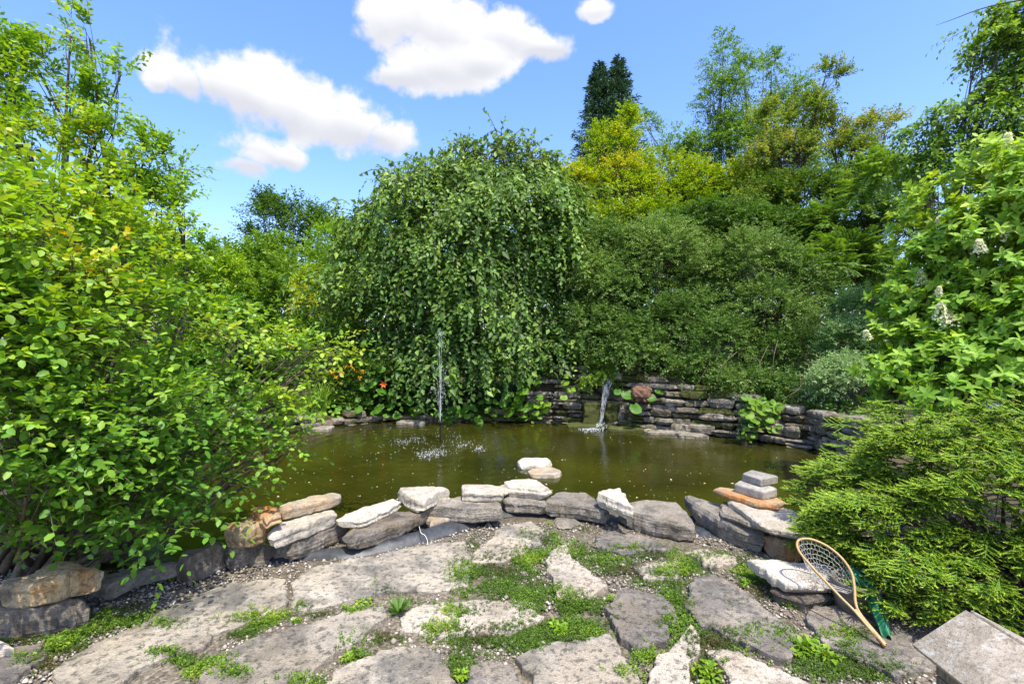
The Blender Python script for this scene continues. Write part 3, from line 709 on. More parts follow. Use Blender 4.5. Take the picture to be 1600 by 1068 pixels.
def limbs(base, subs, r0, nst=1, spread=.05, twigs=None, wiggle=.12):
    ch = []; base = np.array(base, float); fork = None
    if r0 >= .045:
        cen = np.mean([c for c, _ in subs], axis=0); fork = base * .5 + cen * .5; fork[:2] += RNG.normal(0, .15, 2)
        ch.append(tubes(curve([base, (base + fork) / 2 + RNG.normal(0, .1, 3) * (1, 1, 0), fork], 10)[None], np.linspace(r0 * 1.5, r0 * .95, 10)[None], 9)); r0 = r0 * .62
    for ctr, sc_ in subs:
        b = base + RNG.normal(0, spread, 3) * (1, 1, 0) if fork is None else base + (fork - base) * RNG.uniform(.45, 1)
        mid = b * .5 + ctr * .5 + RNG.normal(0, wiggle, 3) * np.linalg.norm(ctr - b) * .5; mid[2] = max(mid[2], b[2] + .3 * (ctr[2] - b[2]))
        c = curve([b, mid, ctr], 12); rr = np.linspace(r0, r0 * .22, 12)
        ch.append(tubes(c[None], rr[None], 7))
        k = len(sc_); i = RNG.integers(5, 12, k); st = c[i]
        m2 = (st + sc_) / 2 + RNG.normal(0, .1, (k, 3)) * np.linalg.norm(sc_ - st, axis=1, keepdims=True)
        t = np.linspace(0, 1, 6)[None, :, None]
        path = (1 - t) ** 2 * st[:, None] + 2 * t * (1 - t) * m2[:, None] + t ** 2 * sc_[:, None]
        ch.append(tubes(path, (rr[i][:, None] * np.linspace(.5, .14, 6)[None]), 5))
    return ch
def nearest_sub(p, subs):
    S = np.concatenate([s for _, s in subs]); d = ((p[:, None] - S[None]) ** 2).sum(-1).argmin(1); return S[d]

LEAF_ROOTS = []
def leaf_objects(root, T, pos, tdir, nor, size, tint, mat, cap=300):
    """the leaves that show largest become objects of their own; returns mask of the rest"""
    vis = (pos[:, 1] > .8)
    px = 800 + pos[:, 0] / np.maximum(pos[:, 1], .1) * FPX; py = CYP - (pos[:, 2] - EYE) / np.maximum(pos[:, 1], .1) * FPX
    vis &= (px > 0) & (px < 1600) & (py > 0) & (py < 1068)
    score = np.where(vis, size / pos[:, 1], 0); pick = np.argsort(-score)[:cap]; pick = pick[score[pick] > 0]
    V, F = T; nb = 6
    bins = np.clip((tint[pick] * nb).astype(int), 0, nb - 1)
    mes = [mesh('leaf', [(V, F)], mat, False, np.full(len(V), (b + .5) / nb)) for b in range(nb)]
    t = nrm(tdir); b = nrm(nor - (nor * t).sum(-1, keepdims=True) * t); s = np.cross(t, b); loc = np.array(root.location)
    for i, bi in zip(pick, bins):
        o = link('leaf', mes[bi], root); z = size[i]
        mt = Matrix(((s[i][0]*z, t[i][0]*z, b[i][0]*z, pos[i][0]-loc[0]), (s[i][1]*z, t[i][1]*z, b[i][1]*z, pos[i][1]-loc[1]), (s[i][2]*z, t[i][2]*z, b[i][2]*z, pos[i][2]-loc[2]), (0,0,0,1)))
        o.matrix_local = mt
    m = np.ones(len(pos), bool); m[pick] = False
    return m

def plant(name, label, cat, base, clumps, n_shoots, L, nl, leaf, T, mat, r0=.04, bark='bark', twig_n=400, group=None,
          droop=.2, mode='spiral', updir=.6, outw=.9, sub=14, flop=.5, parts=0, spread=.06, tintrange=.0, trunk_name='trunk', crown='foliage', twig_r=.004, floor=None, keep=None):
    root = empty(name, (base[0], base[1], base[2]), label, cat, group)
    p0, d0, tt, subs = clump_shoots(clumps, n_shoots, sub, updir, outw)
    if floor is not None: m = p0[:, 2] > floor; p0, d0, tt = p0[m], d0[m], tt[m]
    if keep is not None: m = keep(p0); p0, d0, tt = p0[m], d0[m], tt[m]
    Ls = L * RNG.uniform(.55, 1.25, len(p0))
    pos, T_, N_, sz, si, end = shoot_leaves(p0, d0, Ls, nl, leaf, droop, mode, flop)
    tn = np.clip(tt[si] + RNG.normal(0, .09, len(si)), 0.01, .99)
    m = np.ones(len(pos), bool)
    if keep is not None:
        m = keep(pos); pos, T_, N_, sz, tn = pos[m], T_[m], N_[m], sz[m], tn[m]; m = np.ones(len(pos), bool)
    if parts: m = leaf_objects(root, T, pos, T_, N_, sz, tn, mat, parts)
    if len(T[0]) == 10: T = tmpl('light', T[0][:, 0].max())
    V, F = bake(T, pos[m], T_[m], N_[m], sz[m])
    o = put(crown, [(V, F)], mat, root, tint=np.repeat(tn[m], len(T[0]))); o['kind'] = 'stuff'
    ch = limbs(base, subs, r0, spread=spread)
    k = RNG.permutation(len(p0))[:twig_n]
    st = nearest_sub(p0[k], subs) * .55 + p0[k] * .45
    t = np.linspace(0, 1, 4)[None, :, None]; e = end[k]; mid = p0[k]
    path = (1 - t) ** 2 * st[:, None] + 2 * t * (1 - t) * mid[:, None] + t ** 2 * e[:, None]
    ch.append(tubes(path, np.linspace(twig_r, twig_r * .3, 4)[None], 3))
    put(trunk_name, ch, M[bark], root, smooth=True)
    return root

G_dark = [(0, (.036, .09, .014)), (.5, (.088, .185, .026)), (1, (.20, .32, .05))]
G_mid = [(0, (.046, .12, .016)), (.5, (.118, .24, .030)), (1, (.26, .40, .05))]
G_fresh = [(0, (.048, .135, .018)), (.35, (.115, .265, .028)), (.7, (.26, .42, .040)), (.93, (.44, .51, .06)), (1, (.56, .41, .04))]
G_hyd = [(0, (.09, .21, .022)), (.5, (.20, .37, .035)), (1, (.39, .53, .07))]
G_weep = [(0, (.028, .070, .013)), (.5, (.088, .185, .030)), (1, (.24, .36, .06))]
G_olive = [(0, (.036, .088, .016)), (.5, (.105, .205, .038)), (1, (.30, .41, .11))]
G_maple = [(0, (.08, .17, .018)), (.4, (.21, .34, .03)), (.65, (.40, .45, .04)), (.85, (.55, .40, .05)), (1, (.56, .26, .07))]
G_haw = [(0, (.038, .10, .014)), (.45, (.12, .22, .03)), (.8, (.30, .33, .06)), (1, (.46, .26, .12))]
G_grey = [(0, (.08, .17, .045)), (.5, (.18, .32, .10)), (1, (.42, .54, .29))]
G_spruce = [(0, (.03, .075, .03)), (.5, (.06, .125, .055)), (1, (.11, .20, .08))]
M['l_dark'] = leaf_mat('dark_green_leaf', G_dark); M['l_mid'] = leaf_mat('mid_green_leaf', G_mid)
M['l_fresh'] = leaf_mat('yellow_green_leaf', G_fresh, trans=.36); M['l_hyd'] = leaf_mat('lime_green_leaf', G_hyd, trans=.34, rough=.5)
M['l_weep'] = leaf_mat('glossy_dark_leaf', G_weep, rough=.45, spec=.3, trans=.32, var=.8); M['l_maple'] = leaf_mat('maple_leaf', G_maple)
M['l_olive'] = leaf_mat('olive_green_leaf', G_olive, var=.6); M['l_haw'] = leaf_mat('bronze_green_leaf', G_haw); M['l_grey'] = leaf_mat('silvery_leaf', G_grey); M['l_spruce'] = leaf_mat('spruce_needle', G_spruce, trans=.08)
TN, TM, TF = tmpl('near', .29), tmpl('mid', .27), tmpl('far', .27)

def gb(px, D): x = (px - 800) / FPX * D; return (x, D, hz(x, D) - .02)

# --- far backdrop
seed(101)
plant('hedge', 'long dense green hedge closing the garden behind all the trees', 'hedge', gb(760, 17.5),
      [(x, y, 17.5, 110, r, t, .5) for x, y, r, t in ((300,600,90,.3),(420,610,90,.3),(540,610,80,.3),(660,610,80,.3),(800,590,80,.3),(950,570,90,.3),(1080,560,90,.3),(1220,570,90,.3),(1360,590,90,.3),(1500,600,90,.3),(100,600,100,.3),(-250,500,150,.4),(-90,480,150,.4),(60,470,150,.5),(200,480,120,.5),(620,520,110,.4),(760,500,120,.4),(700,430,90,.4),(830,420,80,.4),(600,440,70,.4),(1000,400,70,.45),(1110,400,80,.45),(1200,420,80,.4),(900,470,130,.4),(1040,450,130,.4),(1180,470,120,.5),(1330,500,100,.5),(1480,520,100,.5),(1640,500,130,.5),(1800,480,150,.5),(400,540,100,.4))],
      8000, .7, 9, .38, TF, M['l_mid'], .04, twig_n=100, sub=44, trunk_name='stem')
seed(102)
plant('cedar_hedge', 'bright green clipped cedar hedge behind the shrubs left of the weeping tree', 'hedge', gb(420, 13),
      [(330,470,13,70,92,.5),(400,470,13,75,98,.6),(470,480,13.2,70,96,.65),(360,560,12.6,110,70,.35),(480,570,12.6,90,70,.35),(420,395,13,34,26,.65)], 4200, .35, 12, .12, TF, M['l_mid'], .07, twig_n=100, sub=22, updir=1.1, trunk_name='stem')
seed(103)
plant('distant_tree', 'distant open crowned tree rising above the cedar hedge', 'tree', gb(450, 22),
      [(420,350,22,38,40,.3),(470,360,22,45,38,.4),(505,372,22,32,34,.45),(398,385,22,25,26,.3)], 900, .8, 9, .17, TF, M['l_dark'], .14, twig_n=300, sub=14, twig_r=.012)
# twin spruce
def spruce(px_list, D):
    seed(104)
    root = empty('spruce_tree', gb(948, D), 'tall dark spruce with two pointed tops standing above the yellow maple', 'tree')
    Vn = []; ch = []
    for (px, top, bot, rb) in px_list:
        x0, y0, zt = Q(px, top, D); zb = Q(px, bot, D)[2]; H = zt - zb
        ch.append(tubes(np.array([[(x0, y0, zb - 4), (x0, y0, (zb + zt) / 2), (x0, y0, zt)]]), np.array([[.16, .09, .015]]), 7))
        for i in range(520):
            h = RNG.uniform(0, 1) ** .85; z = zt - h * H; r = rb * D / FPX * (h ** .8) * RNG.uniform(.75, 1.12) + .08
            a = RNG.uniform(0, 6.3); d = np.array([math.cos(a), math.sin(a), 0]); s0 = np.array([x0, y0, z])
            t = np.linspace(.15, 1, 9)[:, None]; path = s0 + d * r * t + UP * (-.25 * r * t + .22 * r * t ** 2) 
            k = 3 if r > .3 else 2
            for _ in range(k):
                pp = path + RNG.normal(0, .05, path.shape)
                Vn.append((pp, np.repeat(d[None], 9, 0) + RNG.normal(0, .6, (9, 3)) + UP * .15))
            if i % 3 == 0: ch.append(tubes(path[None], np.linspace(.02, .004, 9)[None], 3))
    pos = np.concatenate([a for a, _ in Vn]); T_ = np.concatenate([b for _, b in Vn])
    tn = np.clip(RNG.normal(.5, .2, len(pos)), .01, .99); T = tmpl('far', .13)
    V, F = bake(T, pos, T_, UP + RNG.normal(0, .5, pos.shape), RNG.uniform(.14, .3, len(pos)))
    o = put('foliage', [(V, F)], M['l_spruce'], root, tint=np.repeat(tn, 4)); o['kind'] = 'stuff'
    put('trunk', ch, M['bark'], root, smooth=True)
spruce([(936, 98, 330, 60), (966, 90, 330, 64), (952, 175, 345, 92)], 25.)

seed(105)
plant('maple_tree', 'yellow green maple turning orange on its outer boughs between weeping tree and birch', 'tree', gb(960, 14),
      [(905,300,13.6,45,34,.55),(960,240,14,38,42,.48),(985,200,14,18,26,.36),(975,310,13.6,60,40,.45),(1040,270,14.2,46,34,.45),(920,350,13.2,52,30,.36),(1010,350,13.2,60,34,.3),(1060,320,13.8,40,40,.34),(890,280,14,26,20,.6),(975,262,13.4,26,12,.62),(1090,300,14,44,40,.4),(1170,290,13.6,50,40,.45),(1130,330,13.6,60,34,.35)],
      4700, .42, 12, .09, TF, M['l_maple'], .10, twig_n=500, sub=16, updir=.35, twig_r=.008)
seed(106)
plant('birch_tree', 'tall airy birch reaching highest behind the maple', 'tree', gb(1140, 15.5),
      [(1130,90,15.5,28,38,.5),(1165,130,15.5,38,40,.5),(1120,170,15.5,38,50,.55),(1160,220,15.2,52,50,.55),(1205,110,15.8,26,26,.45),(1110,250,15.2,48,45,.5),(1240,140,15.5,24,22,.5),(1190,300,15,50,45,.6),(1060,230,15.5,30,26,.5),(1010,200,16,20,24,.5),(1080,260,16,40,40,.45),(1150,260,16,70,60,.5),(1230,190,16,44,60,.45),(1290,260,16,50,50,.45),(1350,290,15,50,40,.45)],
      4200, .5, 11, .085, TF, M['l_mid'], .09, bark='birchbark', twig_n=700, sub=13, droop=.5, twig_r=.007)
seed(107)
plant('hawthorn_tree', 'hawthorn with bronze and orange tinged leaves and dark crooked leaning limbs', 'tree', gb(1240, 12.5),
      [(1255,180,12.5,42,26,.5),(1290,120,12.5,30,12,.55),(1230,250,12.3,55,45,.6),(1290,210,12.5,36,22,.6),(1330,245,12.2,38,24,.55),(1385,195,12.2,30,14,.7),(1350,210,12.2,30,14,.6),(1250,320,12,66,46,.25),(1190,330,12,50,42,.45),(1310,300,12,50,34,.35),(1210,190,12.5,30,24,.55)],
      3000, .4, 12, .085, TF, M['l_haw'], .085, twig_n=900, sub=14, droop=.15, twig_r=.008)
seed(108)
plant('sumac', 'sumac with ferny paired leaflets rising beside the hydrangea', 'tree', gb(1340, 10),
      [(1390,300,10.4,44,40,.6),(1370,290,10,44,50,.6),(1430,350,10.4,50,44,.6),(1340,350,10,60,40,.5),(1390,370,10.2,44,40,.5),(1320,410,9.8,60,34,.45),(1270,420,9.8,34,24,.7),(1380,430,9.8,44,34,.4),(1300,360,10.4,34,28,.6)],
      1300, .5, 26, .10, tmpl('far', .15), M['l_mid'], .045, twig_n=620, sub=12, mode='pinnate', droop=.35, updir=.35, twig_r=.006)

# --- weeping tree
def weeping():
    seed(110)
    D = 11.2; k = D / FPX
    bx, by, bz = gb(735, D)
    root = empty('weeping_tree', (bx, by, bz), 'broad dome shaped weeping tree with leafy strands hanging to the pond bank', 'tree')
    c0 = np.array(Q(735, 300, D))
    pos = []; T_ = []; N_ = []; tn = []; paths = []
    for i in range(4600):
        a = -np.pi / 2 + RNG.normal(0, 1.1) if i % 4 else RNG.uniform(0, 6.3)
        h = RNG.uniform(0, 1) ** .75                                    # 0 low skirt .. 1 crown top
        prof = 2.85 * math.sqrt(max(0, 1 - h ** 3.0)) * (.95 + .07 * min(1, h * 5))
        lump = 1 + .55 * mnoise.noise(Vector((math.cos(a) * 2.6, math.sin(a) * 2.6, h * 6))) + .34 * mnoise.noise(Vector((math.cos(a) * 6, math.sin(a) * 6, h * 11)))
        depth = 1 - abs(RNG.normal(0, .13)) if i % 5 else RNG.uniform(.4, .85)
        q = prof * lump * depth
        p = np.array([bx + .05 + .5 * h ** 2 + math.cos(a) * q, by + math.sin(a) * q * .56, .55 + h * 5.0 + .25 * (lump - 1) * 3])
        out = nrm(np.array([math.cos(a), math.sin(a), 0]) + RNG.normal(0, .55, 3) * (1, 1, 0))
        ln = RNG.uniform(.3, .9) * (.8 + .5 * (1 - h)); n = int(ln / .052) + 2
        t = np.linspace(0, 1, n)[:, None]; k_ = RNG.uniform(.3, 1.0)
        path = p + out * k_ * ln * (1 - np.exp(-2.2 * t)) + UP * (RNG.uniform(.1, .5) * ln * np.sin(t * 2.2) * (1 - t) - ln * t ** 1.5 * RNG.uniform(.65, 1.0))
        gl = max(hz(path[-1, 0], path[-1, 1]), -.05); path = path[path[:, 2] > max(gl + RNG.uniform(.0, .3), .12 + .42 * (path[-1, 0] + .75) + RNG.uniform(-.1, .25))]
        if len(path) < 5: continue
        tg = np.gradient(path, axis=0)
        sd = nrm(np.cross(tg, np.array([out[0], out[1], .4]))) * np.where(np.arange(len(path)) % 2, 1., -1.)[:, None]
        pos.append(path); T_.append(nrm(tg) * .6 + sd * .7 + out * .4 - UP * .25 + RNG.normal(0, .5, path.shape)); N_.append(out * .9 + UP * .7 + RNG.normal(0, .5, path.shape))
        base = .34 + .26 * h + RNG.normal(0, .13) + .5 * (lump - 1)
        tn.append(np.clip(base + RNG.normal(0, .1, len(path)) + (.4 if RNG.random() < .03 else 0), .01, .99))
        if i % 3 == 0: paths.append(path[np.linspace(0, len(path) - 1, 6).astype(int)])
    # upright shoots at the very top, against the sky
    tops = []
    for px, py in ((545,352),(590,310),(618,290),(650,275),(690,262),(712,228),(730,262),(760,245),(785,236),(810,232),(835,240),(850,262),(880,270),(905,330),(560,330),(520,380),(670,262),(740,240),(800,250),(865,256),(640,300),(640,262),(700,245),(770,228),(822,225),(870,245),(780,215),(730,228),(600,270)):
        e = np.array(Q(px, py, D)); s0 = e * .75 + c0 * .25 - UP * .25
        for q in range(11):
            b = s0 + RNG.normal(0, .3, 3); tip = e + RNG.normal(0, .2, 3)
            t = np.linspace(0, 1, 14)[:, None]; path = b * (1 - t) + tip * t + UP * .14 * np.sin(t * 3.1)
            tops.append(path[::2][:7]); tg = np.gradient(path, axis=0)
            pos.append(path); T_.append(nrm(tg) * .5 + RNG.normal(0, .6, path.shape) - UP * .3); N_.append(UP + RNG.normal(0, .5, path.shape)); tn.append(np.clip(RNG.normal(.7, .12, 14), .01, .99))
    pos = np.concatenate(pos); T_ = np.concatenate(T_); N_ = np.concatenate(N_); tn = np.concatenate(tn)
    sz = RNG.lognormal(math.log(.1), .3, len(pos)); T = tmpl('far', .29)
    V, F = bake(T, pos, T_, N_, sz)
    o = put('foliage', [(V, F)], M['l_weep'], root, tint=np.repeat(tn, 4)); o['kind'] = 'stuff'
    ch = [tubes(curve([(bx, by, bz - .1), (bx + .1, by, 1.6), (bx - .05, by, 2.8), tuple(c0)], 14)[None], np.linspace(.17, .09, 14)[None], 9)]
    for i in range(26):
        a = i / 26 * 6.283; q = c0 + np.array([math.cos(a) * 1.9, math.sin(a) * 1.2, -1.1]) * RNG.uniform(.6, 1)
        ch.append(tubes(curve([tuple(c0 - UP * RNG.uniform(.2, 1.2)), tuple((c0 + q) / 2 + UP * .1), tuple(q)], 9)[None], np.linspace(.06, .015, 9)[None], 5))
    ch.append(tubes(np.array(paths), np.linspace(.008, .003, 6)[None], 3)); ch.append(tubes(np.array(tops), np.linspace(.012, .004, 7)[None], 3))
    put('trunk', ch, M['bark'], root, smooth=True)
weeping()

# --- middle shrubs
seed(120)
plant('shrub', 'yellow green leafy shrub filling the gap between cedar hedge and weeping tree', 'shrub', gb(500, 11.5),
      [(530,400,11.6,42,52,.55),(500,470,11.4,50,50,.75),(540,470,11.6,40,60,.55),(470,540,11.2,60,40,.6),(545,540,11.2,44,50,.5)], 3000, .3, 12, .07, TF, M['l_fresh'], .03, twig_n=250, sub=14, group='shrubs beyond the pond', trunk_name='stem')
for sd, args in enumerate([
    (('dense small leaved shrub overhanging the stone wall nearest the weeping tree', (925, 9.9), [(930,440,10.2,55,55,.6),(975,470,10,66,60,.5),(930,520,9.7,50,50,.5),(975,545,9.4,60,44,.45),(950,390,10.4,60,40,.55)], M['l_olive'], .06, 4300)),
    (('twiggy grey green shrub above the middle of the stone wall', (1060, 9.8), [(1040,420,10,80,60,.65),(1080,500,9.6,70,44,.5),(1030,380,10.3,70,36,.6),(1110,440,10,60,60,.5),(1040,520,9.4,52,50,.4),(1010,560,9.0,50,20,.5)], M['l_olive'], .058, 5000)),
    (('wide arching shrub with bare twigs behind the end of the stone wall', (1180, 9.2), [(1180,420,9.6,76,56,.6),(1200,500,9.2,78,60,.55),(1130,540,8.9,54,44,.5),(1240,440,9.6,60,52,.45),(1165,600,8.3,56,20,.5),(1090,575,8.7,40,16,.5),(1230,610,8.0,40,20,.4),(1230,560,8.8,60,44,.35),(1100,580,8.9,40,24,.6)], M['l_olive'], .056, 5200)),
    (('tall dark green shrub below the orange tinged hawthorn', (1220, 11), [(1130,350,11,80,34,.35),(1220,370,10.8,80,36,.35),(1290,400,10.6,60,50,.5),(1080,360,11.2,60,30,.45)], M['l_dark'], .08, 3200)),
    ]):
    seed(121 + sd); lab, b, cl, mt, lf, ns = args
    plant('shrub', lab, 'shrub', gb(*b), cl, ns, .30, 11, lf, TF, mt, .025, bark='bark', twig_n=900, sub=34, group='shrubs beyond the pond', spread=.25, trunk_name='stem', droop=.3, updir=.45, outw=1.2, flop=.7)
seed(129)
tw = []
for px, py, dx, dy, D in [(1075+i*9+RNG.uniform(-8,8), 560+RNG.uniform(-30,25), RNG.uniform(-50,40), RNG.uniform(15,60), 8.9-.008*i*9) for i in range(0, 22, 2)]:
    a = np.array(Q(px, py, D)); b = np.array(Q(px + dx, py + dy, D - .25)); tw.append(curve([a, (a + b) / 2 + RNG.normal(0, .06, 3), b], 8))
root = empty('bare_twigs', tuple(gb(1150, 9)), 'pale bare twigs hanging down over the stones below the arching shrub', 'twigs')
put('twig', [tubes(np.array(tw), np.linspace(.004, .0015, 8)[None], 4)], plain('pale_twig', (.24, .19, .12), .8), root, smooth=True)
seed(130)
plant('shrub', 'pale silvery variegated shrub above the end of the wall beside the hydrangea', 'shrub', gb(1330, 7.8),
      [(1330,540,7.8,56,40,.5),(1315,595,7.4,50,34,.65),(1370,570,7.6,50,38,.45),(1350,500,8,50,40,.35),(1285,605,7.4,30,24,.7),(1410,520,8,50,50,.4)], 4600, .22, 11, .045, TF, M['l_grey'], .018, bark='twig', twig_n=400, sub=18, group='shrubs beyond the pond', trunk_name='stem')
seed(131)
plant('shrub', 'small ferny shrub drooping over the waterfall lip', 'shrub', gb(940, 9.6),
      [(935,575,9.35,26,16,.8),(925,600,9.2,24,12,.8),(950,590,9.2,18,16,.7)], 330, .16, 12, .045, TF, M['l_mid'], .012, twig_n=120, sub=8, group='shrubs beyond the pond', droop=.7, updir=.1, trunk_name='stem')
seed(132)
plant('shrub', 'dark underplanting shrub behind the lilies on the far bank', 'shrub', gb(560, 10.4),
      [(470,590,10,66,40,.35),(560,590,10.1,70,40,.4),(640,600,10.3,60,36,.3),(400,600,9.2,60,45,.3),(330,600,8.8,60,60,.3)], 4200, .22, 10, .07, TF, M['l_dark'], .02, twig_n=200, sub=14, group='shrubs beyond the pond', trunk_name='stem')

# --- left side
seed(140)
plant('shrub', 'bright green bush spilling in front of the cedar hedge beside the tall leafy tree', 'shrub', gb(270, 8),
      [(270,420,8,60,60,.5),(330,440,8.4,50,46,.55),(240,500,7.6,70,60,.35),(330,520,8,60,50,.3),(190,400,7.8,70,70,.4),(280,590,7.6,70,50,.3),(120,480,7.4,90,80,.3)], 4600, .28, 11, .075, TF, M['l_fresh'], .03, twig_n=300, sub=16, group='shrubs at the side of the pond', trunk_name='stem')
seed(141)
plant('leafy_tree', 'loose leafy tree with upright shoots against the sky above the shrub', 'tree', (-4.6, 5.4, 0),
      [(15,150,5.2,44,70,.55),(60,110,5.4,30,50,.55),(110,55,5.4,14,36,.6),(140,60,5.4,10,30,.6),(110,160,5.4,44,40,.5),(188,118,5.4,14,20,.55),(50,240,5,80,50,.6),(165,235,5.2,44,44,.65),(225,250,5.3,26,44,.55),(265,260,5.4,16,26,.55),(245,330,5.2,40,46,.5),(-50,120,5,50,100,.6),(170,320,5.2,70,56,.5),(275,350,5.4,18,24,.65)],
      950, .34, 11, .08, TM, M['l_fresh'], .036, twig_n=600, sub=6, updir=.9, spread=.2, twig_r=.0035)
seed(142)
def left_keep(p): return (p[:, 1] > 1.35) & (p[:, 2] > .03) & (p[:, 0] < -.02 - .15 * 0)
plant('broadleaf_shrub', 'big yellow green broadleaf shrub leaning over the water in front of everything', 'shrub', (-3.35, 3.35, -.15),
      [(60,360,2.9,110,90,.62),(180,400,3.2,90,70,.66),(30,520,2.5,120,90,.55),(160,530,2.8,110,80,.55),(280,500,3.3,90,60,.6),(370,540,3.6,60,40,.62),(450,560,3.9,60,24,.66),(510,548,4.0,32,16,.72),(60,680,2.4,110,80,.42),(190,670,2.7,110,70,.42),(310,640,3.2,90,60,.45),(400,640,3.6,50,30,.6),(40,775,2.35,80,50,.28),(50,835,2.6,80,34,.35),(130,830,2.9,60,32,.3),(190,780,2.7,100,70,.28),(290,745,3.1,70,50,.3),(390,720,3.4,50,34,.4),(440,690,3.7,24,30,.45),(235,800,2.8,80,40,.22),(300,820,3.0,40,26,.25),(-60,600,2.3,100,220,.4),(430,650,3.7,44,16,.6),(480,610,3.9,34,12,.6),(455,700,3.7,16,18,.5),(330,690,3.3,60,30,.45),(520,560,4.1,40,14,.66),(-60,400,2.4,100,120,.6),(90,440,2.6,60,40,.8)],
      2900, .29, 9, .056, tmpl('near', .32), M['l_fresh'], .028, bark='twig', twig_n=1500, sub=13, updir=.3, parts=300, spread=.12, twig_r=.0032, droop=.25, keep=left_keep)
seed(143)
def longlimb():
    pass

# --- right side
seed(149)
root = empty('bare_branch', Q(1620, 2, 6.4), 'thin bare branch poking into the blue sky at the top corner', 'branch')
b0 = [Q(1640, -6, 6.5), Q(1575, 4, 6.4), Q(1530, 15, 6.35), Q(1490, 30, 6.3), Q(1462, 40, 6.3)]
put('twig', [tubes(curve(b0, 20)[None], np.linspace(.012, .002, 20)[None], 5), tubes(curve([b0[1], Q(1560, 20, 6.4), Q(1545, 38, 6.45)], 8)[None], np.linspace(.005, .0015, 8)[None], 4)], M['bark'], root, smooth=True)
seed(150)
plant('leafy_tree', 'overhanging birch like tree with drooping leaves above the hydrangea', 'tree', (6.6, 7.4, 0),
      [(1600,40,6.6,50,40,.75),(1560,80,6.6,40,34,.75),(1530,40,6.8,22,16,.75),(1600,150,6.6,56,46,.7),(1540,180,6.6,56,30,.65),(1480,190,6.8,36,20,.65),(1500,240,6.8,56,28,.55),(1440,215,7,30,20,.6),(1580,230,6.6,60,34,.4),(1450,270,7,34,26,.4),(1650,60,6.4,60,90,.5),(1420,290,7.2,24,18,.5)],
      1700, .34, 10, .08, TM, M['l_mid'], .05, bark='birchbark', twig_n=700, sub=13, droop=.8, updir=0., twig_r=.005)
seed(151)
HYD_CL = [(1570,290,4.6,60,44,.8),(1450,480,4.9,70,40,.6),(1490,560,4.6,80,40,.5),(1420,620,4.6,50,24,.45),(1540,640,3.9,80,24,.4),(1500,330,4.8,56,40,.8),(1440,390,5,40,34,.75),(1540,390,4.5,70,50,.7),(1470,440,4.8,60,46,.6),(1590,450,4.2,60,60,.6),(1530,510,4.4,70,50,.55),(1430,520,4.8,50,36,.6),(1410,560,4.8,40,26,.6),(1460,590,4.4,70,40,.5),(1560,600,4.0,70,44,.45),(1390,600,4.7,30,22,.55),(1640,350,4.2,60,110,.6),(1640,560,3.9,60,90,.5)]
hyd = plant('hydrangea', 'large lime green hydrangea with cream flower heads behind the low spruce', 'shrub', (5.0, 4.9, 0),
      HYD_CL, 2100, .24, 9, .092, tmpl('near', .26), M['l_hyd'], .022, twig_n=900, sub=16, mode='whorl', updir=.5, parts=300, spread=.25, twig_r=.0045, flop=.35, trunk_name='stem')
def panicles():
    seed(152)
    mt = leaf_mat('cream_petal', [(0, (.60, .64, .32)), (.5, (.78, .78, .55)), (1, (.86, .84, .70))], rough=.6, trans=.3, var=.15)
    T = tmpl('far', .5)
    for px, py, D, s in ((1570,232,4.7,.10),(1596,245,4.6,.10),(1522,262,4.7,.09),(1545,300,4.5,.10),(1580,330,4.3,.09),(1468,352,4.7,.08),(1563,372,4.2,.08),(1470,498,4.3,.10),(1484,512,4.25,.11),(1355,530,4.7,.07),(1440,445,4.6,.09),(1532,398,4.2,.09),(1465,462,4.4,.06)):
        c = np.array(Q(px, py, D)); n = 150
        t = RNG.random(n) ** .7; a = RNG.uniform(0, 6.3, n); ax = nrm(np.array([-.35, -.3, .8]) + RNG.normal(0, .25, 3))
        u = nrm(np.cross(ax, (1, .2, 0))); v = np.cross(ax, u); r = (1 - t * .8) * s * .7 * RNG.uniform(.6, 1, n)
        pos = c + ax * (t * s * 1.5)[:, None] + (u * np.cos(a)[:, None] + v * np.sin(a)[:, None]) * r[:, None]
        out = nrm(pos - c - ax * (t * s * 1.2)[:, None] + ax * .02)
        V, F = bake(T, np.repeat(pos, 3, 0), RNG.normal(size=(n * 3, 3)) + np.repeat(out, 3, 0) * .5, np.repeat(out, 3, 0) + RNG.normal(0, .3, (n * 3, 3)), RNG.uniform(.10, .19, n * 3) * s)
        put('flower_head', [(V, F)], mt, hyd, tint=np.repeat(np.clip(RNG.normal(.55, .2, n * 3), 0, 1), 4))
    # small blue flower low in the leaves
    mb = leaf_mat('blue_petal', [(0, (.16, .16, .42)), (1, (.34, .34, .66))], rough=.6, trans=.3)
    c = np.array(Q(1550, 634, 3.55)); n = 60; d = nrm(RNG.normal(size=(n, 3)))
    V, F = bake(T, c + d * (.045, .045, .02), RNG.normal(size=(n, 3)), d + UP, RNG.uniform(.02, .03, n))
    root = empty('hydrangea', (c[0], c[1], 0), 'small hydrangea with one blue flower head peeking over the low spruce', 'shrub')
    put('flower_head', [(V, F)], mb, root, tint=np.repeat(RNG.random(n), 4))
    st = curve([(c[0], c[1], 0), (c[0] + .05, c[1], .5), tuple(c)], 8)
    put('stem', [tubes(st[None], .005, 5)], M['twig'], root, smooth=True)
    for i in range(12):
        a = i * 2.4; t = np.array([[math.cos(a), math.sin(a), .1]]); p = (c - UP * (.03 + .02 * i))[None]
        V, F = bake(tmpl('near', .36), p, t, UP[None] + RNG.normal(0, .2, (1, 3)), np.array([.12]))
        put('leaf', [(V, F)], M['l_hyd'], root, tint=np.full(len(V), .35))
panicles()

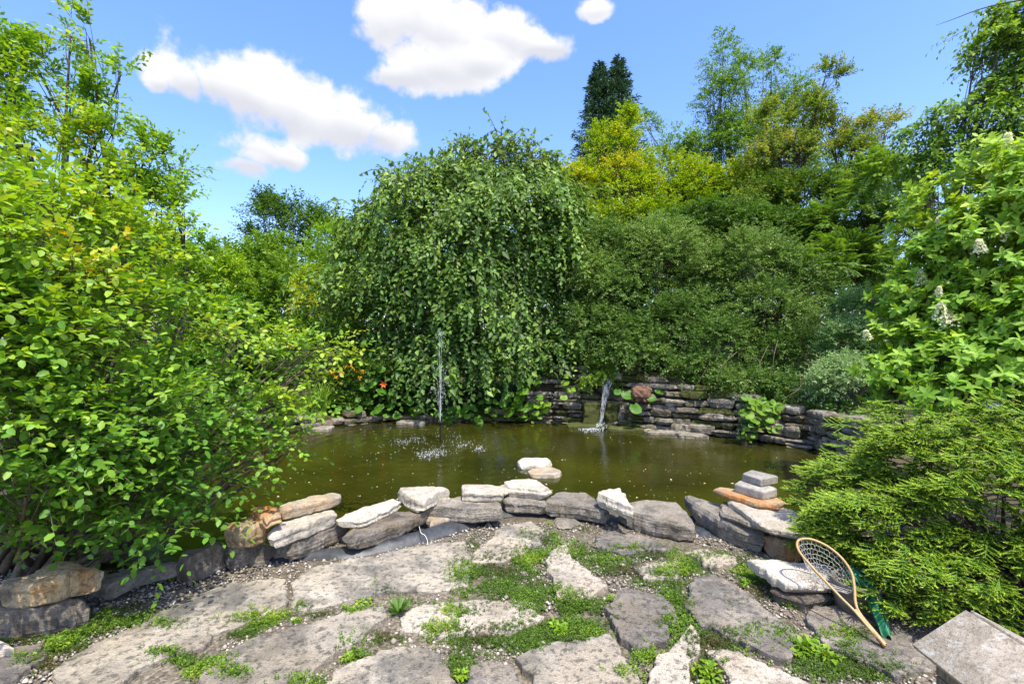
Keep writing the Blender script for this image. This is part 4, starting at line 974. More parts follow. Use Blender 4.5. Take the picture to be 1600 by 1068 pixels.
# --- low spruce in front
def low_spruce():
    seed(160)
    root = empty('low_spruce', (3.34, 3.28, 0), 'low spreading spruce mound with bright yellow green needle tips beside the landing net', 'shrub')
    C0 = np.array([3.34, 3.28, -.05]); R = np.array([1.42, .99, 1.0])
    MB = []; stems = []
    for i in range(2900):
        u = nrm(RNG.normal(size=3)); u[2] = abs(u[2])
        if u[1] > .2 and RNG.random() < .8: u[1] = -u[1]
        if u[0] > .5 and RNG.random() < .5: u[0] = -u[0]
        q = u / (abs(u[0]) ** 3 + abs(u[1]) ** 3 + abs(u[2]) ** 2.6) ** (1 / 2.9)
        depth = RNG.choice([1.02, .95, .86], p=[.5, .3, .2])
        k = 1 + .07 * math.sin(u[0] * 9 + u[2] * 7) + .07 * math.sin(u[1] * 11 + u[2] * 13) + .03 * math.sin(u[2] * 40 + u[0] * 6)
        p = C0 + q * R * depth * k; p[0] += (p[1] - 3.28) * .17
        if p[2] < .04: continue
        h = nrm(np.array([u[0], u[1], 0]) + RNG.normal(0, .22, 3) * (1, 1, 0) + np.array([-.6, -.25, 0]))
        bd = nrm(h + UP * (RNG.uniform(-.16, .16) + .25 * max(0, u[2] - .5)))
        ln = RNG.uniform(.13, .24)
        if p[1] > 2.9 and p[0] < 2.02 + .5 * (p[1] - 3.6): continue
        side = nrm(np.cross(bd, UP + RNG.normal(0, .38, 3)))
        s0 = p - bd * ln
        MB.append((s0, bd, ln, .5)); stems.append([s0 - bd * .06, s0, s0 + bd * ln])
        for j in range(7):
            t = .12 + .78 * j / 7; sg = 1 if j % 2 else -1
            d = nrm(bd * .85 + side * sg * RNG.uniform(.35, .75) + UP * RNG.uniform(-.12, .38))
            MB.append((s0 + bd * ln * t, d, (.075 * (1 - t) + .04) * RNG.uniform(.8, 1.2), .5))
    S = np.array([m[0] for m in MB]); Dd = np.array([m[1] for m in MB]); Ln = np.array([m[2] for m in MB])
    per = 17
    n = len(S)
    t = np.tile(np.linspace(0.02, 1, per), (n, 1)) + RNG.uniform(-.02, .02, (n, per))
    keep = RNG.random((n, per)) < np.clip(Ln[:, None] / .10, .45, 1)
    pos = S[:, None] + Dd[:, None] * (Ln[:, None] * t)[..., None]
    a = RNG.uniform(0, 6.3, (n, per)); s = nrm(np.cross(Dd, UP + .01))[:, None]; b = np.cross(s, Dd[:, None])
    T_ = Dd[:, None] * .9 + s * np.cos(a)[..., None] * .95 + b * (np.sin(a) * .6 + .35)[..., None]
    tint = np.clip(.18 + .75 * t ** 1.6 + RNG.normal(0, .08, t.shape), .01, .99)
    pos = pos[keep]; T_ = T_[keep]; tint = tint[keep]
    tri = (np.array([(-.5, 0, 0), (.5, 0, 0), (0, 1, 0.0)]) * (.28, 1, 1), np.array([(0, 1, 2)]))
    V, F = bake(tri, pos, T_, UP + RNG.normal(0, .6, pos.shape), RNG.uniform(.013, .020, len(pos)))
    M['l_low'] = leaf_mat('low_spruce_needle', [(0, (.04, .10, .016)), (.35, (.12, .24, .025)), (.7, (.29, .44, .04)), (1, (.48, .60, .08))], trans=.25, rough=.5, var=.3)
    tt = np.array([.05, 1.])[None, :, None]; core = S[:, None] + Dd[:, None] * Ln[:, None, None] * tt
    Vc, Fc = tubes(core, np.array([[.0055, .002]]), 3)
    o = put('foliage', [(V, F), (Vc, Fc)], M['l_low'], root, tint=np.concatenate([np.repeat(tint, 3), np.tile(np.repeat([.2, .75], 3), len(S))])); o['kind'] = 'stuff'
    ch = [tubes(np.array(stems), np.array([[.004, .003, .0015]]), 3)]
    for i in range(70):
        u = nrm(RNG.normal(size=3)); u[2] = abs(u[2]) * .6; q = C0 + u * R * .85; q[2] = max(q[2], .08)
        ch.append(tubes(curve([(3.34, 3.28, -.03), tuple((C0 + q) / 2 + UP * .08), tuple(q)], 8)[None], np.linspace(.02, .005, 8)[None], 5))
    put('trunk', ch, M['bark'], root, smooth=True)
low_spruce()

def undergrowth():
    seed(165); n = 7500
    x = RNG.uniform(-7, 8.5, n); y = RNG.uniform(6.2, 14, n); db, _ = segdist(x, y, BP, BZ)
    ok = ~inside(x, y, POND) & (db > .14); x, y, db = x[ok], y[ok], db[ok]; n = len(x); h = height(x, y)
    cl = np.array([mnoise.noise(Vector((a, b, 2.))) for a, b in zip(x, y)])
    d = RNG.normal(0, .6, (n, 3)) + UP; L = (.14 + .22 * np.clip(cl + .3, 0, 1)) * RNG.uniform(.5, 1.3, n)
    pos, T_, N_, sz, si, e = shoot_leaves(np.stack([x, y, h], -1), d, L, 7, .075, .3)
    V, F = bake(TF, pos, T_, N_, sz)
    tag(put('undergrowth', [(V, F)], M['l_dark'], tint=np.repeat(np.clip(.45 + cl[si] * .5 + RNG.normal(0, .12, len(si)), .01, .99), 4)), 'low leafy undergrowth covering the soil behind the pond wall', 'undergrowth', kind='stuff')
undergrowth()

# ------------------------------------------------------------------ round leaved bank plants: each leaf a part
def round_leaf_mesh(mat, tint, s):
    rs = np.random.default_rng(s); n = 18; V = [(0, 0, 0)]
    for k, rr in ((0, .5), (1, 1.)):
        for i in range(n):
            a = (i + .5) / n * 2 * np.pi; notch = 1 - .55 * math.exp(-((((a + np.pi) % (2 * np.pi)) - np.pi) / .28) ** 2)
            r = .5 * rr * notch * (1 + rs.uniform(-.05, .05)); z = .06 * rr ** 2 * math.cos(2 * a) + .05 * rr + rs.uniform(-.02, .02) * rr
            V.append((r * math.sin(a), -r * math.cos(a) * -1, z))
    F = [(0, 1 + i, 1 + (i + 1) % n) for i in range(n)]
    ch = [(V, F), (V, [(1 + i, 1 + n + i, 1 + n + (i + 1) % n, 1 + (i + 1) % n) for i in range(n)])]
    return mesh('leaf', ch, mat, True, np.full(2 * len(V), tint))
M['l_round'] = leaf_mat('round_leaf', [(0, (.035, .10, .012)), (.5, (.075, .19, .012)), (1, (.20, .33, .02))], trans=.25, rough=.5)
ROUND = [round_leaf_mesh(M['l_round'], t, i) for i, t in enumerate((.15, .35, .5, .65, .8, .95))]
def round_plant(label, base, leaves, D, dz=0):
    bx, by, bz = base; root = empty('round_leaved_plant', base, label, 'plant', 'round leaved plants on the far bank')
    st = []
    for px, py, w, ti in list(leaves) + [(a + RNG.normal(0, 9), min(b + RNG.normal(0, 6), 664 if D > 9 else 690), w_ * RNG.uniform(.5, .8), t_ * .8) for a, b, w_, t_ in leaves if len(leaves) > 8 for _ in (0, 1)]:
        d = D + RNG.uniform(-.12, .12); c = np.array(Q(px, py, d)); w *= .93
        o = link('leaf', ROUND[min(5, max(0, int(ti * 6)))], root)
        tilt = RNG.uniform(.6, 1.15); az = RNG.normal(0, .5)
        o.rotation_euler = (tilt, RNG.normal(0, .2), az); s = w * d / FPX; o.scale = (s, s * RNG.uniform(.9, 1.05), s); o.location = Vector(c) - root.location
        st.append(curve([tuple(np.array([bx, by, bz]) + RNG.normal(0, .05, 3) * (1, 1, 0)), tuple((c + (bx, by, bz)) / 2 + (0, .06, .03)), tuple(c)], 6))
    put('stem', [tubes(np.array(st), .005, 4)], M['l_round'], root, smooth=True, tint=np.full(len(st) * 24, .3))
def build_round():
    seed(170)
    a = [(818,612,19,.6),(808,632,19,.55),(796,643,24,.65),(828,634,21,.6),(846,633,16,.85),(853,640,13,.95),(845,645,11,.9),(817,648,17,.5),(808,622,13,.5),(786,630,15,.4),(812,600,16,.4),(798,616,12,.45),(836,646,12,.5),(790,618,14,.3),(839,598,13,.35),(857,634,10,.9)]
    round_plant('cluster of round bright leaves at the water where strands meet the high wall', gb(812, 9.95)[:2] + (.1,), a, 9.45)
    b = [(748,655,17,.55),(762,640,16,.5),(764,628,12,.45),(772,648,12,.6),(718,645,20,.45),(700,658,18,.4),(706,640,18,.3),(730,650,12,.5),(775,610,10,.9),(738,636,13,.3),(685,646,14,.25),(655,640,18,.5),(648,646,14,.6)]
    round_plant('row of round leaves beside the fountain jet under the weeping strands', gb(730, 9.95)[:2] + (.05,), b, 9.55)
    c = [(883,598,15,.7),(890,610,11,.8),(881,621,13,.7),(885,588,9,.85),(912,606,14,.35),(896,608,10,.75)]
    round_plant('few round leaves growing from joints of the wall beside the waterfall', (1.05, 9.4, .6), c, 9.1)
    d = [(981,617,22,.3),(993,638,22,.28),(1018,622,16,.3),(1030,612,15,.3),(965,612,13,.25)]
    round_plant('darker broad leaves around the red brown stone in the wall', (2.2, 9.0, .4), d, 8.65)
    e = [(1178,628,22,.75),(1190,640,24,.8),(1202,642,22,.85),(1212,640,19,.8),(1171,648,16,.75),(1192,648,20,.8),(1184,660,18,.6),(1166,670,12,.85),(1166,682,15,.8),(1178,681,12,.7),(1186,668,14,.75),(1190,626,14,.6),(1205,630,16,.65),(1215,652,10,.4),(1212,672,12,.5),(1168,622,12,.6),(1198,658,16,.6),(1180,638,16,.7)]
    round_plant('bright cluster of round leaves cascading over the low end of the wall', (3.75, 7.9, .35), e, 7.45)
    f = [(570,606,16,.3),(583,596,18,.35),(596,612,16,.25),(560,640,15,.4),(590,640,17,.35),(610,636,13,.4),(527,640,15,.45),(545,650,12,.35),(513,628,12,.5),(620,650,14,.4),(603,650,11,.5),(575,628,14,.3),(596,578,14,.35),(640,628,14,.3)]
    round_plant('dull green heart leaves on the bank under the orange lily', gb(575, 9.9)[:2] + (.1,), f, 9.5)
build_round()

# lily, yellow flowers, grass clumps on the far bank
def flowers():
    seed(175)
    mo = leaf_mat('orange_petal', [(0, (.6, .10, .01)), (1, (.8, .24, .03))], rough=.5, trans=.3); my = leaf_mat('yellow_petal', [(0, (.75, .30, .02)), (1, (.8, .55, .04))], rough=.5, trans=.3)
    c = np.array(Q(600, 600, 9.4)); root = empty('orange_lily', gb(606, 9.7)[:2] + (.0,), 'single orange lily on a tall stem before the dark weeping strands', 'flower')
    for k in range(6):
        a = k * 1.047; t = np.array([[math.cos(a), -.7, math.sin(a)]]); V, F = bake(tmpl('near', .22), c[None], t, np.array([[0, -1., .3]]), np.array([.085]))
        put('petal', [(V, F)], mo, root, tint=np.full(len(V), RNG.random()))
    put('stem', [tubes(curve([tuple(root.location), tuple(c + (.08, .1, -.4)), tuple(c)], 8)[None], .006, 5)], M['l_round'], root, tint=np.full(40, .3))
    V = []; 
    root = empty('yellow_flower_plant', gb(530, 9.8)[:2] + (.0,), 'low plant with scattered orange yellow blooms near the grassy clump', 'flower')
    for px, py, s, m_ in ((520,581,.09,my),(532,580,.10,mo),(541,573,.07,my),(525,590,.07,my),(532,599,.05,my),(552,577,.06,my),(568,581,.08,my),(562,590,.08,my),(557,580,.05,mo),(548,571,.05,my)):
        c = np.array(Q(px, py, 9.5)); n = 14
        V, F = bake(tmpl('far', .35), np.repeat(c[None], n, 0) + RNG.normal(0, s * .25, (n, 3)), RNG.normal(size=(n, 3)) + (0, -.4, .2), RNG.normal(0, .4, (n, 3)) + (0, -.8, .5), np.full(n, s * .5))
        put('bloom', [(V, F)], m_, root, tint=np.repeat(RNG.random(n), 4))
    put('stem', [tubes(np.array([[tuple(root.location), Q(px, 600, 9.6), Q(px, 578, 9.5)] for px in (520, 535, 552, 566)]), .004, 4)], M['l_round'], root, tint=np.full(48, .3))
    p = np.array([Q(px, py, 9.6) for px, py in zip(RNG.uniform(505, 580, 260), RNG.uniform(585, 640, 260))]); pos, T_, N_, sz, si, e = shoot_leaves(p, RNG.normal(0, .5, p.shape) + UP, .12, 8, .06, .2)
    V, F = bake(TF, pos, T_, N_, sz); o = put('foliage', [(V, F)], M['l_mid'], root, tint=np.repeat(np.clip(RNG.normal(.5, .15, len(pos)), 0, 1), 4)); o['kind'] = 'stuff'
    # grassy clumps
    def grass_clump(px, D, zt, n, sp, label, mat, tn):
        x, y, z = gb(px, D); z = max(z, 0); root = empty('grass_clump', (x, y, z), label, 'ornamental grass', 'arching grass clumps on the far bank')
        b = np.array([x, y, z]) + RNG.normal(0, .09, (n, 3)) * (1, 1, 0); a = RNG.uniform(0, 6.3, n); L = zt * RNG.uniform(.6, 1.1, n)
        d = np.stack([np.cos(a), np.sin(a), 0 * a], -1) * (sp * RNG.uniform(.2, 1, n))[:, None]
        t = np.linspace(0, 1, 7)[None, :, None]; path = b[:, None] + d[:, None] * t ** 1.5 + UP * (L[:, None, None] * (t * 1.35 - .5 * t ** 2.6))
        wv = nrm(np.cross(d + 1e-6, UP))[:, None] * (.009 * (1 - t ** 2) + .001)
        A = path - wv; B = path + wv; V = np.stack([A, B], 2).reshape(-1, 3); idx = np.arange(n * 14).reshape(n, 7, 2)
        F = np.stack([idx[:, :-1, 0], idx[:, :-1, 1], idx[:, 1:, 1], idx[:, 1:, 0]], -1).reshape(-1, 4)
        put('blades', [(V, F)], mat, root, tint=np.repeat(np.clip(RNG.normal(tn, .15, n), 0, 1), 14))['kind'] = 'stuff'
    grass_clump(495, 9.3, .75, 170, .55, 'arching grassy clump just left of the yellow blooms', M['l_mid'], .7)
    grass_clump(465, 8.9, .6, 130, .5, 'smaller grassy clump at the corner of the low bank wall', M['l_mid'], .6)
    grass_clump(1210, 8.6, .55, 160, .6, 'dark grassy clump on top of the wall behind the cascading round leaves', M['l_dark'], .6)
    grass_clump(1150, 8.8, .45, 120, .5, 'thin dry grassy clump over the middle stones of the wall', M['l_dark'], .8)
flowers()

# ------------------------------------------------------------------ fountain and waterfall
def water_drop_mat():
    m, nt, L = newmat('falling_water'); p = mk(nt, 'ShaderNodeBsdfPrincipled'); p.inputs['Base Color'].default_value = (.92, .95, .95, 1)
    p.inputs['Roughness'].default_value = .12; p.inputs['Transmission Weight'].default_value = .55; p.inputs['IOR'].default_value = 1.33
    o = mk(nt, 'ShaderNodeOutputMaterial'); L(p.outputs[0], o.inputs[0]); return m
MW = water_drop_mat()
def fountain():
    seed(180)
    x, y, _ = FOUNT; zt = EYE - (662 - CYP) / FPX * y
    root = empty('fountain', (x, y, -.1), 'thin black pond fountain pipe throwing a narrow water jet', 'fountain')
    blk = plain('black_plastic', (.012, .012, .012), .4, .3)
    put('pipe', [tubes(np.array([[(x, y, -.5), (x, y, .0), (x, y, zt)]]), .014, 10)], blk, root, smooth=True)
    put('nozzle', [tubes(np.array([[(x, y, zt - .01), (x, y, zt + .01), (x, y, zt + .05), (x, y, zt + .06)]]), np.array([[.02, .028, .022, .008]]), 12)], blk, root, smooth=True)
    pos = []; dr = []; sz = []; streaks = []
    g = 9.8; H = EYE - (525 - CYP) / FPX * y - zt
    for j in range(12):
        a = j / 12 * 6.283 + RNG.uniform(-.1, .1); inner = j % 4 == 0
        v0 = math.sqrt(2 * g * H) * (1 if inner else RNG.uniform(.55, .8)); vr = RNG.uniform(.03, .09) if inner else RNG.uniform(.2, .42)
        T = (v0 + math.sqrt(v0 * v0 + 2 * g * (zt + .12))) / g
        n = 85; t = RNG.random(n) ** 1.15 * T
        q = np.stack([x + math.cos(a) * vr * t, y + math.sin(a) * vr * t, zt + .06 + v0 * t - .5 * g * t * t], -1); q += RNG.normal(0, .006, q.shape) * (1 + 2 * t[:, None])
        v = np.stack([np.full(n, math.cos(a) * vr), np.full(n, math.sin(a) * vr), v0 - g * t], -1)
        keep = RNG.random(n) < np.where(t < T * .55, 1, .45)
        pos.append(q[keep]); dr.append(v[keep]); sz.append(np.full(keep.sum(), .007 if inner else .005))
    pos = np.concatenate(pos); dr = nrm(np.concatenate(dr)); sz = np.concatenate(sz) * RNG.uniform(.5, 1.2, len(pos))
    V, F = ICO; s = nrm(np.cross(dr, (0.1, 1, 0.))); b = np.cross(s, dr); n = len(pos)
    W = pos[:, None] + sz[:, None, None] * (V[None, :, 0:1] * s[:, None] * .3 + V[None, :, 1:2] * b[:, None] * .3 + V[None, :, 2:3] * dr[:, None] * RNG.uniform(.8, 3.2, (n, 1, 1)))
    for j in range(5):                                   # connected streaks near the nozzle
        a = j * 1.26; vr = .05 + .12 * (j % 3); v0 = math.sqrt(2 * g * H) * (.98 - .12 * (j % 3)); t = np.linspace(0, v0 / g * (.9 if j % 3 == 0 else .6), 22)
        stp = np.stack([x + math.cos(a) * vr * t, y + math.sin(a) * vr * t, zt + .06 + v0 * t - .5 * g * t * t], -1) + RNG.normal(0, .002, (22, 3))
        sV, sF = tubes(stp[None], (np.linspace(.0035, .001, 22) * RNG.uniform(.5, 1.3, 22))[None], 5); streaks.append((sV, sF))
    put('water_jet', streaks + [(W.reshape(-1, 3), (F[None] + (np.arange(n) * 12)[:, None, None]).reshape(-1, 3))], MW, root, smooth=True)['kind'] = 'stuff'
    # splashes where the jets land
    c = []
    for (px, py, rx, ry, k) in ((668,710,16,5,150),(688,706,14,4,70),(632,690,16,3,60),(650,685,14,2,40),(724,696,16,3,50),(750,701,10,3,60),(700,690,60,10,70),(660,690,90,18,80)):
        for _ in range(k): c.append(P(RNG.normal(px, rx * .6), max(668, RNG.normal(py, ry * .7)), -.095))
    c = np.array(c); n = len(c); r = RNG.uniform(.0025, .007, n); c[:, 2] += np.abs(RNG.normal(0, .008, n))
    put('splash', [blobs(c, r, r, r * .8, RNG.uniform(0, 6, n))], MW, root, smooth=True)['kind'] = 'stuff'
fountain()
def waterfall():
    seed(181)
    top = np.array(Q(953, 592, 9.2)); x1, y1, _ = P(938, 668, -.1); bot = np.array([x1, 9.0, -.1])
    root = empty('waterfall', (float(bot[0]), float(bot[1]), -.1), 'narrow sheet of water falling from the wall lip into the pond', 'waterfall')
    n = 26; t = np.linspace(0, 1, 26); paths = []
    for i in range(n):
        u = i / (n - 1) - .5; w = .15 * (1 - t) ** 1.1 + .04
        x = top[0] + (bot[0] - top[0]) * t ** .8 + u * w + RNG.normal(0, .004, 26); z = top[2] + (bot[2] - top[2]) * t ** 1.5; yy = top[1] + (bot[1] - top[1]) * t ** .55 + RNG.normal(0, .01)
        paths.append(np.stack([x, yy + 0 * t, z], -1))
    segs = []
    for p in paths:
        k = 0
        while k < 22:
            l = int(RNG.integers(3, 9)); q = p[k:k + l]
            if len(q) >= 3 and RNG.random() < .75: segs.append(curve(q, 6))
            k += l
    put('water_sheet', [tubes(np.array(segs), np.array([[.001, .002, .0028, .0028, .002, .001]]), 5)], MW, root, smooth=True)['kind'] = 'stuff'
    m = 420; c = np.array([P(RNG.normal(930, 12), max(662, RNG.normal(668, 3)), -.09) for _ in range(m)]); c[:, 2] += np.abs(RNG.normal(0, .05, m)) * np.exp(-((c[:, 0] - x1) / .12) ** 2); r = RNG.uniform(.004, .011, m)
    put('splash', [blobs(c, r, r, r, RNG.uniform(0, 6, m))], MW, root, smooth=True)['kind'] = 'stuff'
waterfall()
def floating():
    seed(182)
    n = 520; px = RNG.uniform(430, 1230, n); py = RNG.uniform(668, 790, n); c = np.array([P(a, b, -.094) for a, b in zip(px, py)])
    c = c[inside(c[:, 0], c[:, 1], POND)]; n = len(c)
    s = RNG.lognormal(math.log(.013), .5, n); a = RNG.uniform(0, 6.3, n)
    V, F = bake(tmpl('far', .35), c, np.stack([np.cos(a), np.sin(a), 0 * a], -1), UP + RNG.normal(0, .1, (n, 3)), s)
    mt = leaf_mat('floating_petal', [(0, (.30, .26, .08)), (.5, (.48, .44, .25)), (1, (.68, .66, .55))], trans=.1)
    o = put('floating_petals', [(V, F)], mt, tint=np.repeat(RNG.random(n), 4)); tag(o, 'tiny pale petals and leaf bits floating on the pond', 'petals', kind='stuff')
floating()

# ------------------------------------------------------------------ landing net, pot, cloth, wooden house
def landing_net():
    seed(190)
    E = np.array(P(1380, 1008, .05)); T0 = np.array(P(1240, 846, .36)); ax = nrm(T0 - E); L = np.linalg.norm(T0 - E)
    side = nrm(np.array([1., .12, .10])); side = nrm(side - (side @ ax) * ax); up = np.cross(side, ax)
    if up[2] < 0: up = -up
    root = empty('landing_net', tuple(E), 'wooden teardrop landing net with grey mesh propped over the pot', 'landing net')
    W = .175
    def pt(u, v, w=0): return E + ax * L * u + side * W * v + up * w
    loop = [(.0, .03), (.16, .03), (.30, .03), (.42, -.02), (.58, -.06), (.75, -.10), (.90, -.08), (.985, .10), (1.0, .36), (.96, .66), (.86, .92), (.72, 1.02), (.58, .92), (.46, .62), (.36, .30), (.28, .14), (.16, .10), (.0, .10)]
    c = curve([pt(u, v) for u, v in loop], 90)
    wood = plain('varnished_wood', (.46, .29, .12), .38, .25, 40, .15, .5, (1, 1, 6))
    put('frame', [tubes(c[None], .0068, 8)], wood, root, smooth=True)
    c2 = curve([pt(u, v * .8 + .02, .0) for u, v in ((0, .035), (.1, .06), (.2, .075), (.3, .075))], 24)
    put('handle', [tubes(c2[None], np.linspace(.013, .007, 24)[None], 8)], wood, root, smooth=True)
    put('handle', [tubes(curve([pt(-.01, .03), pt(.06, .03)], 6)[None], .0105, 8)], plain('dark_wood', (.22, .10, .03), .4), root, smooth=True)
    # bag of knotted mesh hanging from the hoop
    hoop = c[22:70]; ctr = hoop.mean(0); rows = 11; n = len(hoop)
    g = []
    for j in range(rows):
        t = j / (rows - 1); sag = .25 * math.sin(t * 1.45)
        r = ctr + (hoop - ctr) * (1 - t * .72) + np.array([.03, 0, 0]) * t
        r = r.copy(); r[:, 2] -= sag * .62; r += RNG.normal(0, .005, r.shape) * t
        r[:, 2] = np.maximum(r[:, 2], .165 if j > 2 else -1); g.append(r)
    g = np.array(g); segs = []
    for j in range(rows - 1):
        for i in range(n):
            i2 = (i + 1) % n
            if (i + j) % 2 == 0: segs.append([g[j, i], (g[j, i] + g[j + 1, i]) / 2 + RNG.normal(0, .002, 3), g[j + 1, i]])
            segs.append([g[j + 1, i], (g[j + 1, i] + g[j + 1, i2]) / 2 + RNG.normal(0, .002, 3), g[j + 1, i2]])
    put('mesh_bag', [tubes(np.array(segs), .0013, 4)], plain('grey_cord', (.50, .49, .45), .6, .3, 60), root, smooth=True)['kind'] = 'stuff'
landing_net()
def pot():
    seed(191)
    y = 2.66; x = (1338 - 800) / FPX * y
    root = empty('bucket', (x, y, .03), 'grey brown weathered bucket standing under the landing net', 'bucket')
    mt = plain('weathered_plastic', (.19, .175, .145), .6, .45, 9, .3, .3, (1, 1, 2.5))
    n = 40; a = np.arange(n) / n * 2 * np.pi; V = []
    prof = [(.0, .0), (.095, .0), (.10, .006), (.118, .14), (.122, .145), (.124, .165), (.118, .168), (.114, .15), (.094, .012), (.0, .012)]
    for r, z in prof: V.append(np.stack([x + r * np.cos(a), y + r * np.sin(a), np.full(n, .03 + z)], -1))
    V = np.array(V); idx = np.arange(len(prof) * n).reshape(len(prof), n); nx = np.roll(idx, -1, 1)
    F = np.stack([idx[:-1], nx[:-1], nx[1:], idx[1:]], -1).reshape(-1, 4)
    put('body', [(V.reshape(-1, 3), F)], mt, root, smooth=True)
    # green cloth draped down beside it
    A = [P(1328, 898, .22), P(1352, 930, .17), P(1374, 975, .09), P(1388, 1002, .035)]; B = [P(1345, 895, .22), P(1378, 915, .19), P(1405, 960, .10), P(1415, 1000, .04)]
    a_ = curve(A, 40); b_ = curve(B, 40); b_[:, 1] += .1; m = 26; t = np.linspace(0, 1, m)[:, None, None]
    G = a_[None] * (1 - t) + b_[None] * t
    for i in range(m):
        for j in range(40):
            q = G[i, j]; G[i, j, 2] += .022 * math.sin(i * .75 + j * .12) + .02 * mnoise.noise(Vector((i * .2, j * .13, 4.))); G[i, j, 1] += .02 * math.sin(i * .6 + 1)
    idx = np.arange(m * 40).reshape(m, 40); F = np.stack([idx[:-1, :-1], idx[:-1, 1:], idx[1:, 1:], idx[1:, :-1]], -1).reshape(-1, 4)
    G2 = G.copy(); G2[..., 2] -= .003
    o = put('green_cloth', [(G.reshape(-1, 3), F), (G2.reshape(-1, 3), F[:, ::-1])], plain('green_nylon', (.035, .23, .11), .55, .25, 12, .2), org=tuple(G.mean((0, 1))), smooth=True)
    tag(o, 'crumpled green cloth between the bucket and the low spruce', 'cloth')
pot()
def box_chunk(o, ux, uy, uz):
    o, ux, uy, uz = map(np.array, (o, ux, uy, uz)); V = [o + ux * a + uy * b + uz * c for c in (0, 1) for b in (0, 1) for a in (0, 1)]
    return np.array(V), np.array([(0, 2, 3, 1), (4, 5, 7, 6), (0, 1, 5, 4), (2, 6, 7, 3), (0, 4, 6, 2), (1, 3, 7, 5)])
def wooden_house():
    seed(192)
    R0 = np.array(P(1512, 958, .45)); R1 = np.array([R0[0] - .02, R0[1] - .52, .45])
    E0 = np.array(P(1428, 1012, .33)); E1 = E0 + (R1 - R0)
    root = empty('wooden_box', (R0[0], R0[1] - .25, 0), 'small weathered wooden box with a pitched lichen spotted lid in the corner', 'wooden box')
    mt = rock_mat('weathered_board', (.40, .345, .27), (.25, .215, .165), (.30, .26, .18), .3, 9, bump=.4, pale=(.50, .49, .43), pale_amt=.8, strata=.0)
    mt2 = plain('weathered_plank', (.26, .225, .165), .8, .4, 16, .5, .2, (6, 6, .6))
    nl = nrm(np.cross(R0 - E0, R1 - R0)); nl = nl if nl[2] > 0 else -nl
    def bev(name, ch, m_):
        o = put(name, [ch], m_, root); b = o.modifiers.new('edge', 'BEVEL'); b.width = .003; b.segments = 2; return o
    bev('roof_board', box_chunk(E0, R0 - E0, E1 - E0, nl * .018), mt)
    q = np.array([R0[0] * 2 - E0[0], R0[1], E0[2]]); n2 = nrm(np.cross(R1 - R0, q - R0)); n2 = n2 if n2[2] > 0 else -n2
    g = n2 * .001 + nrm(q - R0) * .004
    bev('roof_board', box_chunk(R0 + g + n2 * .0, q - R0, R1 - R0, n2 * .018), mt)
    x0, x1 = E0[0] + .05, q[0] - .05; y0, y1 = R1[1] + .05, R0[1] - .06; zt = .345
    # plank walls
    nb = 4
    for k in range(nb):
        h = .33 / nb
        bev('plank', box_chunk((x0, y0, k * h + .01), (0, y1 - y0, 0), (.016, 0, 0), (0, 0, h - .004)), mt2)
        bev('plank', box_chunk((x1 - .016, y0, k * h + .01), (0, y1 - y0, 0), (.016, 0, 0), (0, 0, h - .004)), mt2)
        bev('plank', box_chunk((x0 + .018, y1 - .016, k * h + .01), (x1 - x0 - .036, 0, 0), (0, .016, 0), (0, 0, h - .004)), mt2)
        bev('plank', box_chunk((x0 + .018, y0, k * h + .01), (x1 - x0 - .036, 0, 0), (0, .016, 0), (0, 0, h - .004)), mt2)
    for yy in (y0 + .001, y1 - .017):
        V = np.array([(x0 + .02, yy, zt - .01), (x1 - .02, yy, zt - .01), (R0[0], yy, .435), (x0 + .02, yy + .015, zt - .01), (x1 - .02, yy + .015, zt - .01), (R0[0], yy + .015, .435)])
        put('gable', [(V, np.array([(0, 1, 2), (3, 5, 4)])), (V, np.array([(0, 3, 4, 1), (1, 4, 5, 2), (2, 5, 3, 0)]))], mt2, root)
wooden_house()

